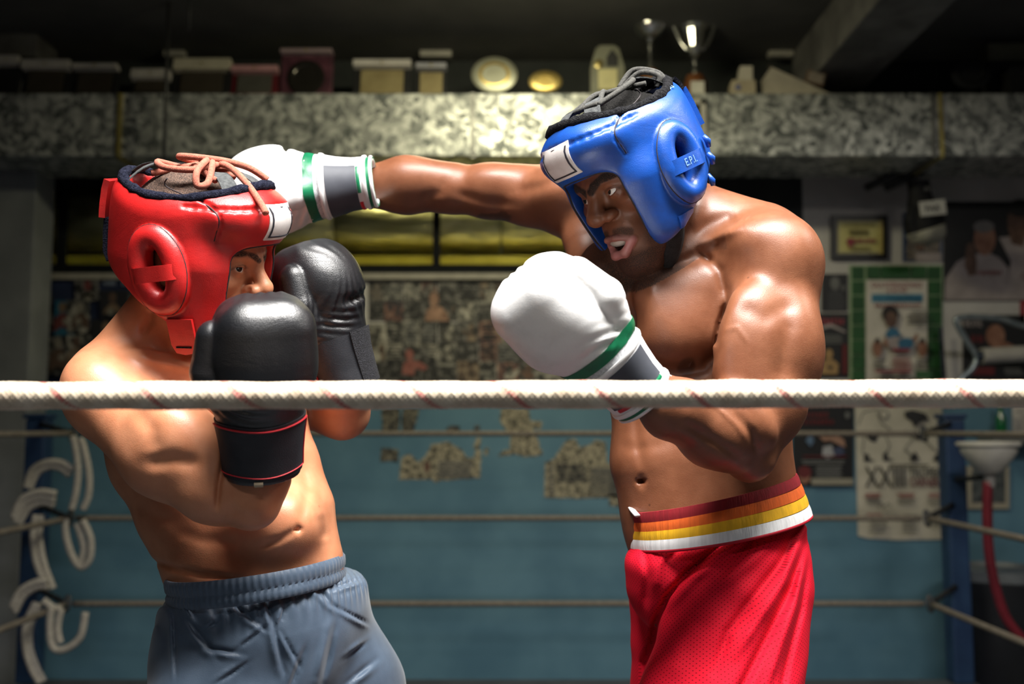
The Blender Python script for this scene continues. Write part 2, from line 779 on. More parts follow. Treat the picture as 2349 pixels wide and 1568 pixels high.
blue_wall = noise_mat('painted_blue', (.075, .165, .235), (.105, .215, .290), 3.5, .48, 0, bump=.25, bscale=60, detail=7, spec=.4)
white_wall = noise_mat('plaster_white', (.44, .42, .41), (.54, .52, .51), 4, .75, 0, bump=.2, bscale=90)
grey_wall = noise_mat('wall_grey', (.07, .075, .08), (.10, .105, .11), 4, .8)
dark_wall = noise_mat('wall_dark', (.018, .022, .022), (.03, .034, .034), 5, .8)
ceil_m = noise_mat('ceiling_grey', (.085, .085, .082), (.11, .108, .104), 4, .8, 0, bump=.1, bscale=60)
conc = noise_mat('concrete', (.085, .082, .078), (.16, .155, .148), 6, .85, 0, bump=.4, bscale=50, detail=8)
canvas_m = noise_mat('ring_canvas', (.030, .036, .045), (.045, .052, .064), 9, .8, 0, bump=.3, bscale=300)
floor_m = noise_mat('gym_floor', (.05, .045, .04), (.075, .068, .06), 4, .6)

struct(MB().box((-.06, 2.45, -.03), (4.6, 5.1, .06)).build('floor', canvas_m))
struct(MB().box((0, 2.0, -.95), (8.4, 9.0, .06)).build('floor', floor_m))
struct(MB().box((-.06, 2.45, -.49), (4.5, 5.0, .86)).build('trim_1', noise_mat('apron_blue', (.01, .02, .05), (.016, .03, .07), 6, .7)))
struct(MB().box((0, 2.4, CEIL + .06), (8.4, 10.4, .12)).build('ceiling', ceil_m))
WB = MB()
WB.box((0, WALL_Y + .06, (ZB - .95) / 2), (8.4, .12, ZB + .95))
struct(WB.build('wall_back', blue_wall))
WU = MB()
WU.box(((XL + XW0) / 2, WALL_Y + .06, (ZB + CEIL) / 2), (XW0 - XL, .12, CEIL - ZB))
WU.box(((XR + XD) / 2, WALL_Y + .06, (ZB + ZW1) / 2), (XR - XD, .12, ZW1 - ZB))
WU.box(((XW1 + XD) / 2, WALL_Y + .06, (ZB + ZW0) / 2), (XD - XW1, .12, ZW0 - ZB))
WU.box(((XW0 + XW1) / 2, WALL_Y + .06, (ZB + ZW0) / 2), (XW1 - XW0, .12, ZW0 - ZB))
struct(WU.build('wall_back_upper', white_wall))
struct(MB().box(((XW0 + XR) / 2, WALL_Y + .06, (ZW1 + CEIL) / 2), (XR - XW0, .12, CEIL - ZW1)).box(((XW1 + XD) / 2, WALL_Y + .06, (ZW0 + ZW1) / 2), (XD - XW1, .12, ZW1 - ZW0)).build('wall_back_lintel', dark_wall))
struct(MB().box((XL - .06, 2.4, 1.1), (.12, 10.4, 4.6)).build('wall_left', grey_wall))
struct(MB().box((XR + .06, 2.4, 1.1), (.12, 10.4, 4.6)).build('wall_right', grey_wall))
struct(MB().box((0, -2.8, 1.1), (8.4, .12, 4.6)).build('wall_front', grey_wall))
# store room seen through the window band
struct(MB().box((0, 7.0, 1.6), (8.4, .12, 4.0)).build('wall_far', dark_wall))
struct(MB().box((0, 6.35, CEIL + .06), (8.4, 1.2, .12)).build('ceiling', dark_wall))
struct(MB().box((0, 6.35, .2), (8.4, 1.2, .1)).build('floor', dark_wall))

# concrete beams and pillar
bx0, bz0 = xz(1842, 205, WALL_Y - .3)
struct(MB().bevelbox((bx0 + .17, 2.4, CEIL - .13), (.34, 6.2, .27), .012).build('beam', conc))
px0 = xz(2, 600, 5.25)[0]
px1 = xz(78, 600, 5.25)[0]
struct(MB().bevelbox(((px0 + px1) / 2 - .1, 5.35, (CEIL - .45 - .9) / 2), (px1 - px0 + .2, .22, CEIL - .45 + .9), .01).build('pillar', noise_mat('pillar_grey', (.16, .17, .18), (.21, .22, .23), 5, .7)))
bl = MB()
b1 = P(-60, 130, 5.2)
bl.prism([(0, 0), (.33, 0), (.33, .16), (.22, .30), (.0, .34)], .25, b1, (1, 0, 0), (0, 0, 1), (0, 1, 0))
struct(bl.build('beam', conc))

# window band
WF = plain('window_frame_black', (.008, .009, .011), .8, 0, .1)
GL = bpy.data.materials.new('window_glass')
GL.use_nodes = True
g_ = GL.node_tree.nodes['Principled BSDF']
g_.inputs['Base Color'].default_value = (.9, .92, .85, 1)
g_.inputs['Roughness'].default_value = .06
g_.inputs['Transmission Weight'].default_value = 1.0
g_.inputs['IOR'].default_value = 1.05
wn1 = empty('window_1', (0, WALL_Y, ZW0))
wn1['kind'] = 'structure'
fr = [(60, 1440, 606, 628), (60, 1440, 405, 428)]
mull = [(60, 80), (128, 152), (560, 580), (992, 1010), (1422, 1440)]


def wbox(x0, x1, y0, y1, Y, th, name, mat, parent):
    a, b = P(x0, y1, Y), P(x1, y0, Y)
    c = (a + b) / 2
    o = MB().box((c[0], Y + th / 2, c[2]), (b[0] - a[0], th, b[2] - a[2])).build(name, mat, parent)
    if parent is not None:
        o.matrix_parent_inverse = Matrix.Translation(-parent.location)
    return o


for a in fr:
    wbox(a[0], a[1], a[2], a[3], WALL_Y, .05, 'frame_rail', WF, wn1)
for a, b in mull:
    wbox(a, b, 428, 606, WALL_Y + .002, .045, 'mullion', WF, wn1)
for (a, b) in zip(mull[:-1], mull[1:]):
    wbox(a[1], b[0], 428, 606, WALL_Y + .02, .004, 'pane', GL, wn1)
sill = wbox(60, 1440, 626, 640, WALL_Y - .04, .05, 'window_sill', plain('sill_pale', (.30, .28, .24), .6), wn1)

# foil pipe and brass ledge behind the glass
FOIL = noise_mat('foil_lagging', (.46, .43, .24), (.78, .75, .52), 7, .22, .75, bump=.9, bscale=9, rough2=.45, bdist=.02, stretch=(.6, 1, 2.2))
fp = empty('insulated_pipe', (0, 5.92, ZROW(520, 5.9)))
tag(fp, 'foil-wrapped pipe running behind the window panes', 'pipe')
z_ = ZROW(515, 5.95)
for i in range(7):
    x = -3.0 + i * .98
    prof = [(.205, 0), (.213, .01), (.213, .95), (.205, .97)]
    m_ = MB().lathe(prof, (0, 0, 0), 30)
    m_.V = [(v[2] + x, v[1] + 5.97, v[0] + z_) for v in m_.V]
    o = m_.build('foil_section', FOIL, fp, True, angle=40)
    o.matrix_parent_inverse = Matrix.Translation(-fp.location)
lg = MB().box((0, 5.80, ZROW(598, 5.78)), (5.8, .10, .05)).build('brass_ledge', noise_mat('brass', (.62, .52, .06), (.80, .70, .12), 6, .4, .1))
tag(lg, 'yellow metal ledge below the foil pipe behind the window', 'ledge')
area_light('store_room_light', (.15, 5.76, ZW1 + .07), 2.2, .06, 34, (1.0, .90, .42), (math.radians(30), 0, 0), 170)

# ceiling lamp housings, those of the added lamps included
lampm = plain('lamp_housing', (.5, .5, .5), .5)
LENS = bpy.data.materials.new('lamp_lens')
LENS.use_nodes = True
ln = LENS.node_tree.nodes['Principled BSDF']
ln.inputs['Base Color'].default_value = (.9, .9, .88, 1)
ln.inputs['Emission Color'].default_value = (1, .97, .9, 1)
ln.inputs['Emission Strength'].default_value = 1.5
for i, (lx, ly, dr, sx, sy, pw, pu, colr, spr, tl) in enumerate(LAMPS):
    r = empty('ceiling_lamp', (lx, ly, CEIL - dr))
    tag(r, ['wide ceiling lamp above the two boxers', 'ceiling lamp above the right boxer', 'warm hanging lamp before the ventilation duct', 'unseen lamp added to light the right wall',
            'unseen fill lamp added behind the camera'][i], 'lamp', 'ceiling lamps')
    tr = math.radians(tl)
    Rt = np.array([[1, 0, 0], [0, math.cos(tr), -math.sin(tr)], [0, math.sin(tr), math.cos(tr)]])
    MB().bevelbox(Rt @ np.array([0, 0, -.022]), (sx + .06, sy + .06, .044), .01, Rt).build('housing', lampm, r)
    MB().box(Rt @ np.array([0, 0, -.050]), (sx, sy, .012), Rt).build('diffuser', LENS, r)
    if dr > .1:
        for sx_ in (-1, 1):
            MB().tube([(sx_ * sx * .4, 0, 0), (sx_ * sx * .4, 0, dr)], .005, 6).build('suspension_wire', lampm, r)

# ------------------------------------------------------------------ ventilation duct
def galv(name, c1, c2, c3):
    m, nt, b = _mat(name)
    L = nt.links
    tc = nt.nodes.new('ShaderNodeTexCoord')
    n0 = nt.nodes.new('ShaderNodeTexNoise')
    n0.inputs['Scale'].default_value = 9
    L.new(tc.outputs['Object'], n0.inputs['Vector'])
    av = nt.nodes.new('ShaderNodeVectorMath')
    av.operation = 'MULTIPLY_ADD'
    av.inputs[1].default_value = (.12, .12, .12)
    L.new(n0.outputs['Color'], av.inputs[0])
    L.new(tc.outputs['Object'], av.inputs[2])
    v = nt.nodes.new('ShaderNodeTexVoronoi')
    v.inputs['Scale'].default_value = 34
    L.new(av.outputs[0], v.inputs['Vector'])
    n = nt.nodes.new('ShaderNodeTexNoise')
    n.inputs['Scale'].default_value = 16
    n.inputs['Detail'].default_value = 4
    L.new(tc.outputs['Object'], n.inputs['Vector'])
    sp = nt.nodes.new('ShaderNodeSeparateColor')
    L.new(v.outputs['Color'], sp.inputs[0])
    ad = nt.nodes.new('ShaderNodeMath')
    ad.operation = 'MULTIPLY_ADD'
    ad.inputs[1].default_value = .55
    L.new(sp.outputs[0], ad.inputs[0])
    mu = nt.nodes.new('ShaderNodeMath')
    mu.operation = 'MULTIPLY'
    mu.inputs[1].default_value = .85
    L.new(n.outputs['Fac'], mu.inputs[0])
    L.new(mu.outputs[0], ad.inputs[2])
    r = nt.nodes.new('ShaderNodeValToRGB')
    r.color_ramp.elements[0].position = .42
    r.color_ramp.elements[1].position = .95
    r.color_ramp.elements[0].color = (*c1, 1)
    r.color_ramp.elements[1].color = (*c3, 1)
    e = r.color_ramp.elements.new(.68)
    e.color = (*c2, 1)
    L.new(ad.outputs[0], r.inputs['Fac'])
    L.new(r.outputs['Color'], b.inputs['Base Color'])
    b.inputs['Metallic'].default_value = .45
    mr = nt.nodes.new('ShaderNodeMapRange')
    mr.inputs['To Min'].default_value = .62
    mr.inputs['To Max'].default_value = .40
    L.new(ad.outputs[0], mr.inputs['Value'])
    L.new(mr.outputs['Result'], b.inputs['Roughness'])
    return m


GALV = galv('galvanised', (.10, .11, .11), (.30, .31, .30), (.62, .63, .60))
duct = empty('ventilation_duct', (0, DUCT_Y0, DUCT_Z0))
tag(duct, 'long galvanised sheet-metal duct across the back wall', 'duct')
DL = Vector(duct.location)


def dchild(o):
    o.matrix_parent_inverse = Matrix.Translation(-DL)
    return o


cuts = [-420, 275, 355, 1085, 1600, 2142, 2700]
for a, b in zip(cuts[:-1], cuts[1:]):
    xa, xb = xz(a, 285, DUCT_Y0)[0], xz(b, 285, DUCT_Y0)[0]
    dchild(MB().bevelbox(((xa + xb) / 2, (DUCT_Y0 + DUCT_Y1) / 2, (DUCT_Z0 + DUCT_Z1) / 2), (xb - xa - .004, DUCT_Y1 - DUCT_Y0, DUCT_Z1 - DUCT_Z0), .004).build('duct_section', GALV, duct))
brass = noise_mat('brass_strap', (.35, .28, .08), (.5, .42, .14), 9, .35, .6)
steel = noise_mat('flange_steel', (.10, .10, .10), (.24, .24, .23), 12, .45, .6)
for px, w, m_, nm in ((275, .020, brass, 'hanger_strap'), (1085, .022, steel, 'flange'), (2140, .018, steel, 'flange'), (2158, .016, brass, 'hanger_strap')):
    x = xz(px, 285, DUCT_Y0)[0]
    zc, hh = (DUCT_Z0 + DUCT_Z1) / 2, DUCT_Z1 - DUCT_Z0
    mb = MB()
    mb.box((x, DUCT_Y0 - .006, zc), (w, .014, hh - .004))
    mb.box((x, (DUCT_Y0 + DUCT_Y1) / 2, DUCT_Z0 - .006), (w, DUCT_Y1 - DUCT_Y0 + .01, .012))
    dchild(mb.build(nm, m_, duct))
# air grille at the side of the blue headguard
gx0, gx1 = xz(1575, 285, DUCT_Y0)[0], xz(1618, 285, DUCT_Y0)[0]
gz0, gz1 = ZROW(342, DUCT_Y0), ZROW(230, DUCT_Y0)
gf = MB()
for (a, b, c, d) in ((gx0, gx0 + .025, gz0, gz1), (gx1 - .025, gx1, gz0, gz1), (gx0, gx1, gz0, gz0 + .025), (gx0, gx1, gz1 - .025, gz1)):
    gf.box(((a + b) / 2, DUCT_Y0 - .010, (c + d) / 2), (b - a, .022, d - c))
gfo = dchild(gf.build('grille_frame', plain('grille_pale', (.42, .40, .36), .5), duct))
for i in range(5):
    xx = gx0 + .03 + i * (gx1 - gx0 - .06) / 4
    dchild(MB().box((xx, DUCT_Y0 - .008, (gz0 + gz1) / 2), (.005, .012, gz1 - gz0 - .04)).build('grille_slat', plain('slat_dark', (.03, .03, .03), .5), duct))
# hanging rods
for px, py0, py1, r in ((355, -60, 357, .009), (437, -60, 70, .006)):
    a, b = P(px, py0, 4.6), P(px, py1, 4.6)
    top = np.array([a[0], 4.6 + (.2 if py1 > 100 else 0), CEIL])
    o = MB().tube([np.array([top[0], top[1], b[2]]), top], r, 8).build('hanging_rod', plain('rod_dark', (.03, .03, .032), .5), None, True)
    tag(o, 'thin dark rod hanging from the ceiling before the duct' if py1 > 100 else 'short thin rod hanging from the ceiling', 'rod')
for px, w, lb in ((402, .12, 'pale ceiling bracket above the white-edged award case'), (1000, .18, 'pale ceiling bracket above the small gold plaque'), (1790, .14, 'pale ceiling bracket beside the concrete beam')):
    p_ = P(px, 111, 5.45)
    o = MB().bevelbox((p_[0], 5.45, CEIL - .017), (w, .05, .034), .006).build('ceiling_bracket', plain('bracket_pale', (.40, .38, .34), .5))
    tag(o, lb, 'bracket', 'ceiling brackets')

# ------------------------------------------------------------------ awards standing on the duct
AY = 5.07


def arect(x0, x1, y0, Y=AY):
    a, b = P(x0, 213, Y), P(x1, y0, Y)
    return a[0], b[0], DUCT_Z1, b[2]


def award_case(x0, x1, ytop, label, rim, face, tilt=14, rimh=.05, plaque=None, Y=AY):
    """open presentation box standing on its edge: tray, pale lid edge, plaque"""
    xa, xb, z0, z1 = arect(x0, x1, ytop, Y)
    w, h = xb - xa, z1 - z0
    r = empty('award_case', ((xa + xb) / 2, Y, z0 + .036 * math.sin(math.radians(tilt))))
    r.rotation_euler = (math.radians(-tilt), 0, 0)
    tag(r, label, 'award case', 'award cases on the duct')
    MB().bevelbox((0, .02, h / 2), (w, .03, h), .006).build('tray', face, r)
    MB().bevelbox((0, -.012, h - rimh / 2), (w, .05, rimh), .004).build('lid_edge', rim, r)
    MB().box((0, -.012, .008), (w, .05, .016)).build('base_edge', face, r)
    if plaque:
        pm, kind = plaque
        if kind == 'round':
            rr = min(w, h) * .36
            MB().lathe([(rr, 0), (rr, .006), (rr * .72, .009), (rr * .66, .005), (.001, .005)], (0, 0, h * .46), 28, axis=1, R=np.diag([1, -1, 1])).build('round_plate', pm, r, True, angle=30)
        else:
            MB().bevelbox((0, -.002, h * .44), (w * .74, .010, h * .70), .003).build('plaque', pm, r)
    MB().bevelbox((0, -.035, h - rimh / 2), (.012, .008, .012), .002).build('clasp', brass, r)
    return r


dk = plain('case_black', (.012, .012, .013), .5)
pale = plain('lid_pale', (.52, .49, .47), .6)
gold = noise_mat('gold_plate', (.42, .30, .09), (.58, .44, .16), 12, .28, .75)
goldd = noise_mat('gold_dull', (.30, .24, .12), (.40, .33, .17), 10, .45, .35)
silver = noise_mat('silver_plate', (.55, .55, .52), (.75, .75, .72), 12, .16, .95)
burg = noise_mat('burgundy_satin', (.035, .008, .016), (.11, .035, .055), 14, .5, 0, contrast=(.3, .7))
brown = plain('plaque_brown', (.045, .036, .026), .5)
award_case(-22, 38, 126, 'white-edged award case at the far left end of the duct', pale, dk)
award_case(42, 156, 137, 'large dark award case, second from the left end', pale, dk, plaque=(brown, 'rect'))
award_case(160, 266, 147, 'dark award case with a thin pale edge, third from the left end', pale, dk, rimh=.026, plaque=(brown, 'rect'))
award_case(294, 386, 158, 'low dark award case with a pale edge beside the hanging rod', pale, dk, 22, .055, (brown, 'rect'))
award_case(393, 527, 134, 'tall dark award case with a wide cream edge', plain('lid_cream', (.50, .46, .36), .6), dk, 14, .065, (brown, 'rect'))
award_case(527, 636, 152, 'award case with a pink edge beside the burgundy box', plain('lid_pink', (.46, .24, .26), .6), plain('case_red', (.10, .008, .014), .5), 14, .035, (plain('plaque_grey', (.07, .068, .06), .5), 'rect'))
award_case(641, 762, 114, 'burgundy satin box holding a round medal plate', plain('lid_mauve', (.30, .22, .24), .6), burg, 6, .022, (plain('medal_dark', (.05, .045, .04), .2, .7), 'round'))
award_case(808, 942, 138, 'tilted case with a large engraved gold plaque', pale, dk, 12, .036, (goldd, 'rect'))
award_case(953, 1024, 147, 'narrow case with a small gold shield plaque', plain('lid_grey', (.30, .30, .34), .5), dk, 10, .030, (goldd, 'rect'))


def award_plate(cx, cy, rx, ry, label, m1, m2, Y=AY):
    c = P(cx, cy, Y)
    r = M(rx, Y)
    root = empty('award_plate', (c[0], Y, DUCT_Z1))
    tag(root, label, 'plate', 'award plates on the duct')
    h = c[2] - DUCT_Z1
    sc = np.diag([1, -1, ry / rx])
    MB().lathe([(r, 0), (r, .008), (r * .80, .014), (r * .66, .014)], (0, 0, h), 40, axis=1, R=sc).build('plate_rim', m1, root, True, angle=30)
    MB().lathe([(r * .70, .010), (r * .68, .019), (r * .58, .020), (r * .52, .012), (.001, .011)], (0, 0, h), 40, axis=1, R=sc).build('plate_well', m2, root, True, angle=30)
    MB().prism([(-.05, 0), (.05, 0), (.02, .06), (-.02, .06)], .03, (0, .015, 0), (1, 0, 0), (0, 0, 1), (0, 1, 0)).build('plate_stand', dk, root)
    return root


award_plate(1134, 172, 54, 43, 'silver-rimmed gold plate standing on the duct', noise_mat('pewter', (.26, .26, .2), (.36, .36, .28), 9, .35, .6), gold)
award_plate(1251, 188, 39, 26, 'small oval gold plate standing on the duct', gold, gold)
award_plate(2226, 172, 46, 34, 'dark round plate at the right end of the duct', dk, plain('plate_dark', (.03, .03, .03), .25, .5))
# arched glass trophy
xa, xb, z0, z1 = arect(1355, 1432, 104)
root = empty('arch_trophy', ((xa + xb) / 2, AY, z0))
tag(root, 'arched pale trophy with a gold disc behind the blue headguard', 'trophy')
w, h = xb - xa, z1 - z0
MB().prism([(-w / 2, 0), (w / 2, 0), (w / 2, h * .6), (w * .34, h * .94), (w * .2, h), (-w * .2, h), (-w * .34, h * .94), (-w / 2, h * .6)], .025, (0, 0, 0), (1, 0, 0), (0, 0, 1), (0, 1, 0)).build('arch_body', plain('arch_stone', (.20, .20, .15), .3), root)
MB().lathe([(.024, 0), (.024, .008), (.001, .012)], (-w * .26, -.001, h * .66), 20, axis=1, R=np.diag([1, -1, 1])).build('gold_disc', noise_mat('gold_bright', (.7, .55, .2), (.85, .7, .3), 9, .15, .9), root, True, angle=30)
MB().box((0, -.006, h * .38), (w * .55, .012, h * .36)).build('label_plate', plain('plate_cream', (.55, .5, .26), .4), root)
MB().prism([(-.03, .0), (.03, .0), (.03, .05), (.0, .09), (-.03, .05)], .01, (w * .14, -.01, h * .62), (1, 0, 0), (0, 0, 1), (0, 1, 0)).build('boxer_relief', dk, root)
# two cups
def cup(cx, ytop, rx, ybowl, ybase, label, handles, flute):
    Y = AY + .04
    ct = P(cx, ytop, Y)
    root = empty('trophy_cup', (ct[0], Y, DUCT_Z1))
    tag(root, label, 'trophy', 'trophy cups on the duct')
    H = ct[2] - DUCT_Z1
    r = M(rx, Y)
    zb = ZROW(ybowl, Y) - DUCT_Z1
    z2 = ZROW(ybase, Y) - DUCT_Z1
    if flute:
        prof = [(r * .24, zb), (r * .42, zb + (H - zb) * .2), (r * .66, zb + (H - zb) * .6), (r, H - .006), (r * .97, H), (r * .9, H - .01), (r * .3, zb + .03)]
        o = MB().lathe(prof, (0, 0, 0), 14)
    else:
        prof = [(.02, zb), (r * .6, zb + (H - zb) * .15), (r * .95, zb + (H - zb) * .5), (r, zb + (H - zb) * .8), (r * .93, H), (r * .85, H - .01), (r * .3, zb + .03)]
        o = MB().lathe(prof, (0, 0, 0), 32)
    o.build('bowl', silver, root, not flute, angle=None if flute else 50)
    MB().lathe([(r * .30, zb + .004), (r * .12, zb - .015), (r * .16, zb - .03), (r * .09, zb - .05), (r * .10, z2 + .05), (r * .30, z2 + .012), (r * .42, z2)], (0, 0, 0), 20).build('stem', silver, root, True, angle=50)
    bs = MB().lathe([(r * .62, 0), (r * .66, .01), (r * .60, z2 * .75), (r * .45, z2 + .004)], (0, 0, 0), 24)
    bs.build('base', noise_mat('trophy_wood', (.10, .035, .012), (.18, .07, .025), 20, .3), root, True, angle=40)
    MB().box((0, -r * .62, z2 * .42), (r * .7, .012, z2 * .5)).build('base_label', plain('label_white', (.6, .58, .52), .5), root)
    if handles:
        for sx in (-1, 1):
            pts = spline0([(sx * r * .40, 0, zb + .03), (sx * r * .75, 0, zb + (H - zb) * .35), (sx * r * 1.12, 0, zb + (H - zb) * .75), (sx * r * 1.36, 0, H + .004), (sx * r * 1.25, 0, H + .012), (sx * r * 1.0, 0, H - .03)])
            MB().tube(pts, .011, 8).build('handle', silver, root, True)
    return root


def spline0(pts, n=6):
    pts = [np.asarray(p, float) for p in pts]
    out = []
    m = len(pts)
    for i in range(m - 1):
        p0, p1, p2, p3 = pts[max(i - 1, 0)], pts[i], pts[i + 1], pts[min(i + 2, m - 1)]
        for k in range(n):
            t = k / n
            out.append(.5 * ((2 * p1) + (-p0 + p2) * t + (2 * p0 - 5 * p1 + 4 * p2 - p3) * t * t + (-p0 + 3 * p1 - 3 * p2 + p3) * t ** 3))
    out.append(pts[-1])
    return out


cup(1490, 40, 40, 92, 165, 'round silver goblet trophy half hidden by the blue headguard', False, False)
cup(1592, 36, 44, 128, 176, 'tall fluted silver cup with two raised handles', True, True)
# block trophy
xa, xb, z0, z1 = arect(1672, 1732, 155)
root = empty('block_trophy', ((xa + xb) / 2, AY, z0))
tag(root, 'small cream block trophy on a brown base', 'trophy')
w, h = xb - xa, z1 - z0
tan_m = plain('block_cream', (.42, .36, .26), .5)
MB().bevelbox((0, 0, .012), (w, .07, .024), .003).build('base', brown, root)
MB().prism([(-w * .46, .024), (w * .46, .024), (w * .46, h * .58), (-w * .40, h * .58), (-w * .48, h * .4)], .05, (0, -.025, 0), (1, 0, 0), (0, 0, 1), (0, 1, 0)).build('lower_block', tan_m, root)
MB().prism([(-w * .18, h * .58), (w * .36, h * .58), (w * .36, h), (-w * .08, h)], .05, (0, -.025, 0), (1, 0, 0), (0, 0, 1), (0, 1, 0)).build('upper_block', plain('block_white', (.52, .48, .40), .5), root)
MB().lathe([(.014, 0), (.014, .004)], (-w * .2, -.026, h * .36), 16, axis=1, R=np.diag([1, -1, 1])).build('emblem', plain('emblem_blue', (.12, .14, .3), .5), root)
# wedge box with a small plaque on it
xa, xb, z0, z1 = arect(1752, 1922, 158)
root = empty('wedge_box', (xa, AY, z0))
tag(root, 'cream wedge-shaped box lying at the foot of the concrete beam', 'box')
w, h = xb - xa, z1 - z0
MB().prism([(0, 0), (w, 0), (w * .98, .008), (.035, h), (0, h * .72)], .10, (0, -.03, 0), (1, 0, 0), (0, 0, 1), (0, 1, 0)).build('wedge', plain('wedge_cream', (.42, .38, .31), .6), root)
MB().bevelbox((.04, .02, h + .015), (.014, .014, .03), .002).build('knob', brown, root)
pc = P(1868, 177, AY)
root = empty('small_plaque', (pc[0], AY + .02, pc[2] - .035))
root.rotation_euler = (0, math.radians(15), 0)
tag(root, 'small wooden plaque leaning on the cream wedge box', 'plaque')
MB().bevelbox((0, 0, .035), (.10, .03, .07), .004).build('board', plain('plaque_wood', (.14, .09, .06), .5), root)
MB().box((0, -.017, .035), (.08, .006, .05)).build('plate', plain('plaque_metal', (.28, .24, .20), .4), root)
for (x0, x1, yt, lb, c) in ((2268, 2420, 102, 'pale box high at the right end of the duct', (.12, .12, .08)), (2312, 2420, 154, 'dark award case at the right end of the duct', (.02, .02, .02))):
    xa, xb, z0, z1 = arect(x0, x1, yt, AY + (.12 if yt < 120 else 0))
    root = empty('storage_box', ((xa + xb) / 2, AY + (.12 if yt < 120 else 0), z0))
    tag(root, lb, 'box')
    h = z1 - z0
    mm = plain('box_%d' % yt, c, .6)
    MB().bevelbox((0, .03, h * .36), (xb - xa, .10, h * .72), .004).build('carton', plain('box_low', (.012, .012, .012), .6), root)
    MB().bevelbox((0, .03, h * .86), (xb - xa + .012, .11, h * .27), .004).build('lid', mm, root)
# ------------------------------------------------------------------ people
def frame_fn(c, R, s=1.0):
    c = np.asarray(c, float)
    R = np.asarray(R, float)

    def T(p):
        return c + s * (R @ np.asarray(p, float))
    T.R, T.c, T.s = R, c, s
    T.inv = lambda V: ((np.asarray(V) - c) @ R) / s
    return T


def add_head(S, T, open_mouth=False, wide=1.0):
    R, s = T.R, T.s
    ux = R[:, 0]

    def ell(c, r, k, sub=False, R2=None):
        e = Ell(T(c), np.array(r) * s, R if R2 is None else R @ R2)
        (S.sub if sub else S.add)(e, k * s)

    def cap(a, b, ra, rb, k, q=1.0, u=None, sub=False):
        c = Cap(T(a), T(b), ra * s, rb * s, q, None, ux if u is None else R @ np.array(u))
        (S.sub if sub else S.add)(c, k * s)
    jd = -0.012 if open_mouth else 0.0
    ell((0, .012, .042), (.076, .098, .086), .02)
    ell((0, -.036, .045), (.062, .052, .06), .03)
    cap((0, -.035, .0), (0, -.048, -.078 + jd), .062, .044, .03, .84)
    for sx in (-1, 1):
        cap((sx * .057, .0, -.045), (sx * .012, -.066, -.103 + jd), .02, .02, .025)
        ell((sx * .047, -.062, -.02), (.024, .022, .017), .02)
        cap((sx * .010, -.093, .0165), (sx * .050, -.070, .022), .0115, .011, .012)
    ell((0, -.076, -.106 + jd), (.022, .018, .017), .018)
    ell((0, -.074, -.062), (.034, .024, .026), .02)
    # eye sockets and lids
    for sx in (-1, 1):
        ell((sx * .033, -.101, .001), (.021, .017, .014), .012, True)
        ell((sx * .0315, -.0755, .001), (.0155, .0150, .0145), .006)
    # nose
    cap((0, -.088, .014), (0, -.110, -.024), .008, .012 * wide, .012)
    ell((0, -.112, -.028), (.0125 * wide, .011, .0105), .008)
    for sx in (-1, 1):
        ell((sx * .0155 * wide, -.099, -.031), (.0105 * wide, .013, .0095), .006)
        ell((sx * .0085 * wide, -.1075, -.0415), (.0052 * wide, .007, .004), .003, True)
    # frown furrows above the nose
    for sx in (-1, 1):
        cap((sx * .006, -.104, .020), (sx * .008, -.102, .038), .0018, .0012, .006, sub=True)
        cap((sx * .021, -.098, -.030), (sx * .033, -.092, -.062), .002, .002, .010, sub=True)
        # lid slit
        ell((sx * .0318, -.0925, .0005), (.0135, .013, .0037), .0018, True,
            rot_head(0, sx * -13, 0))
    if open_mouth:
        ell((0, -.100, -.0795), (.0235, .028, .0120), .005, True)
        for a, b in (((-.0250, -.087, -.0765), (-.009, -.1030, -.0660)), ((-.009, -.1030, -.0660), (.009, -.1030, -.0660)),
                     ((.009, -.1030, -.0660), (.0250, -.087, -.0765))):
            cap(a, b, .0046, .0046, .004)
        for a, b in (((-.0250, -.086, -.0795), (-.012, -.0995, -.0945)), ((-.012, -.0995, -.0945), (.012, -.0995, -.0945)),
                     ((.012, -.0995, -.0945), (.0250, -.086, -.0795))):
            cap(a, b, .0066, .0066, .005)
    else:
        cap((-.022, -.092, -.068), (.022, -.092, -.068), .002, .002, .004, sub=True)
        cap((-.016, -.0955, -.062), (.016, -.0955, -.062), .006, .006, .006)
        cap((-.014, -.0945, -.075), (.014, -.0945, -.075), .007, .007, .006)
    # ears
    for sx in (-1, 1):
        ell((sx * .079, .008, -.004), (.008, .019, .031), .006, False, rot_head(-12, 0, sx * 14))
        ell((sx * .089, .004, -.004), (.008, .010, .018), .004, True, rot_head(-12, 0, sx * 14))


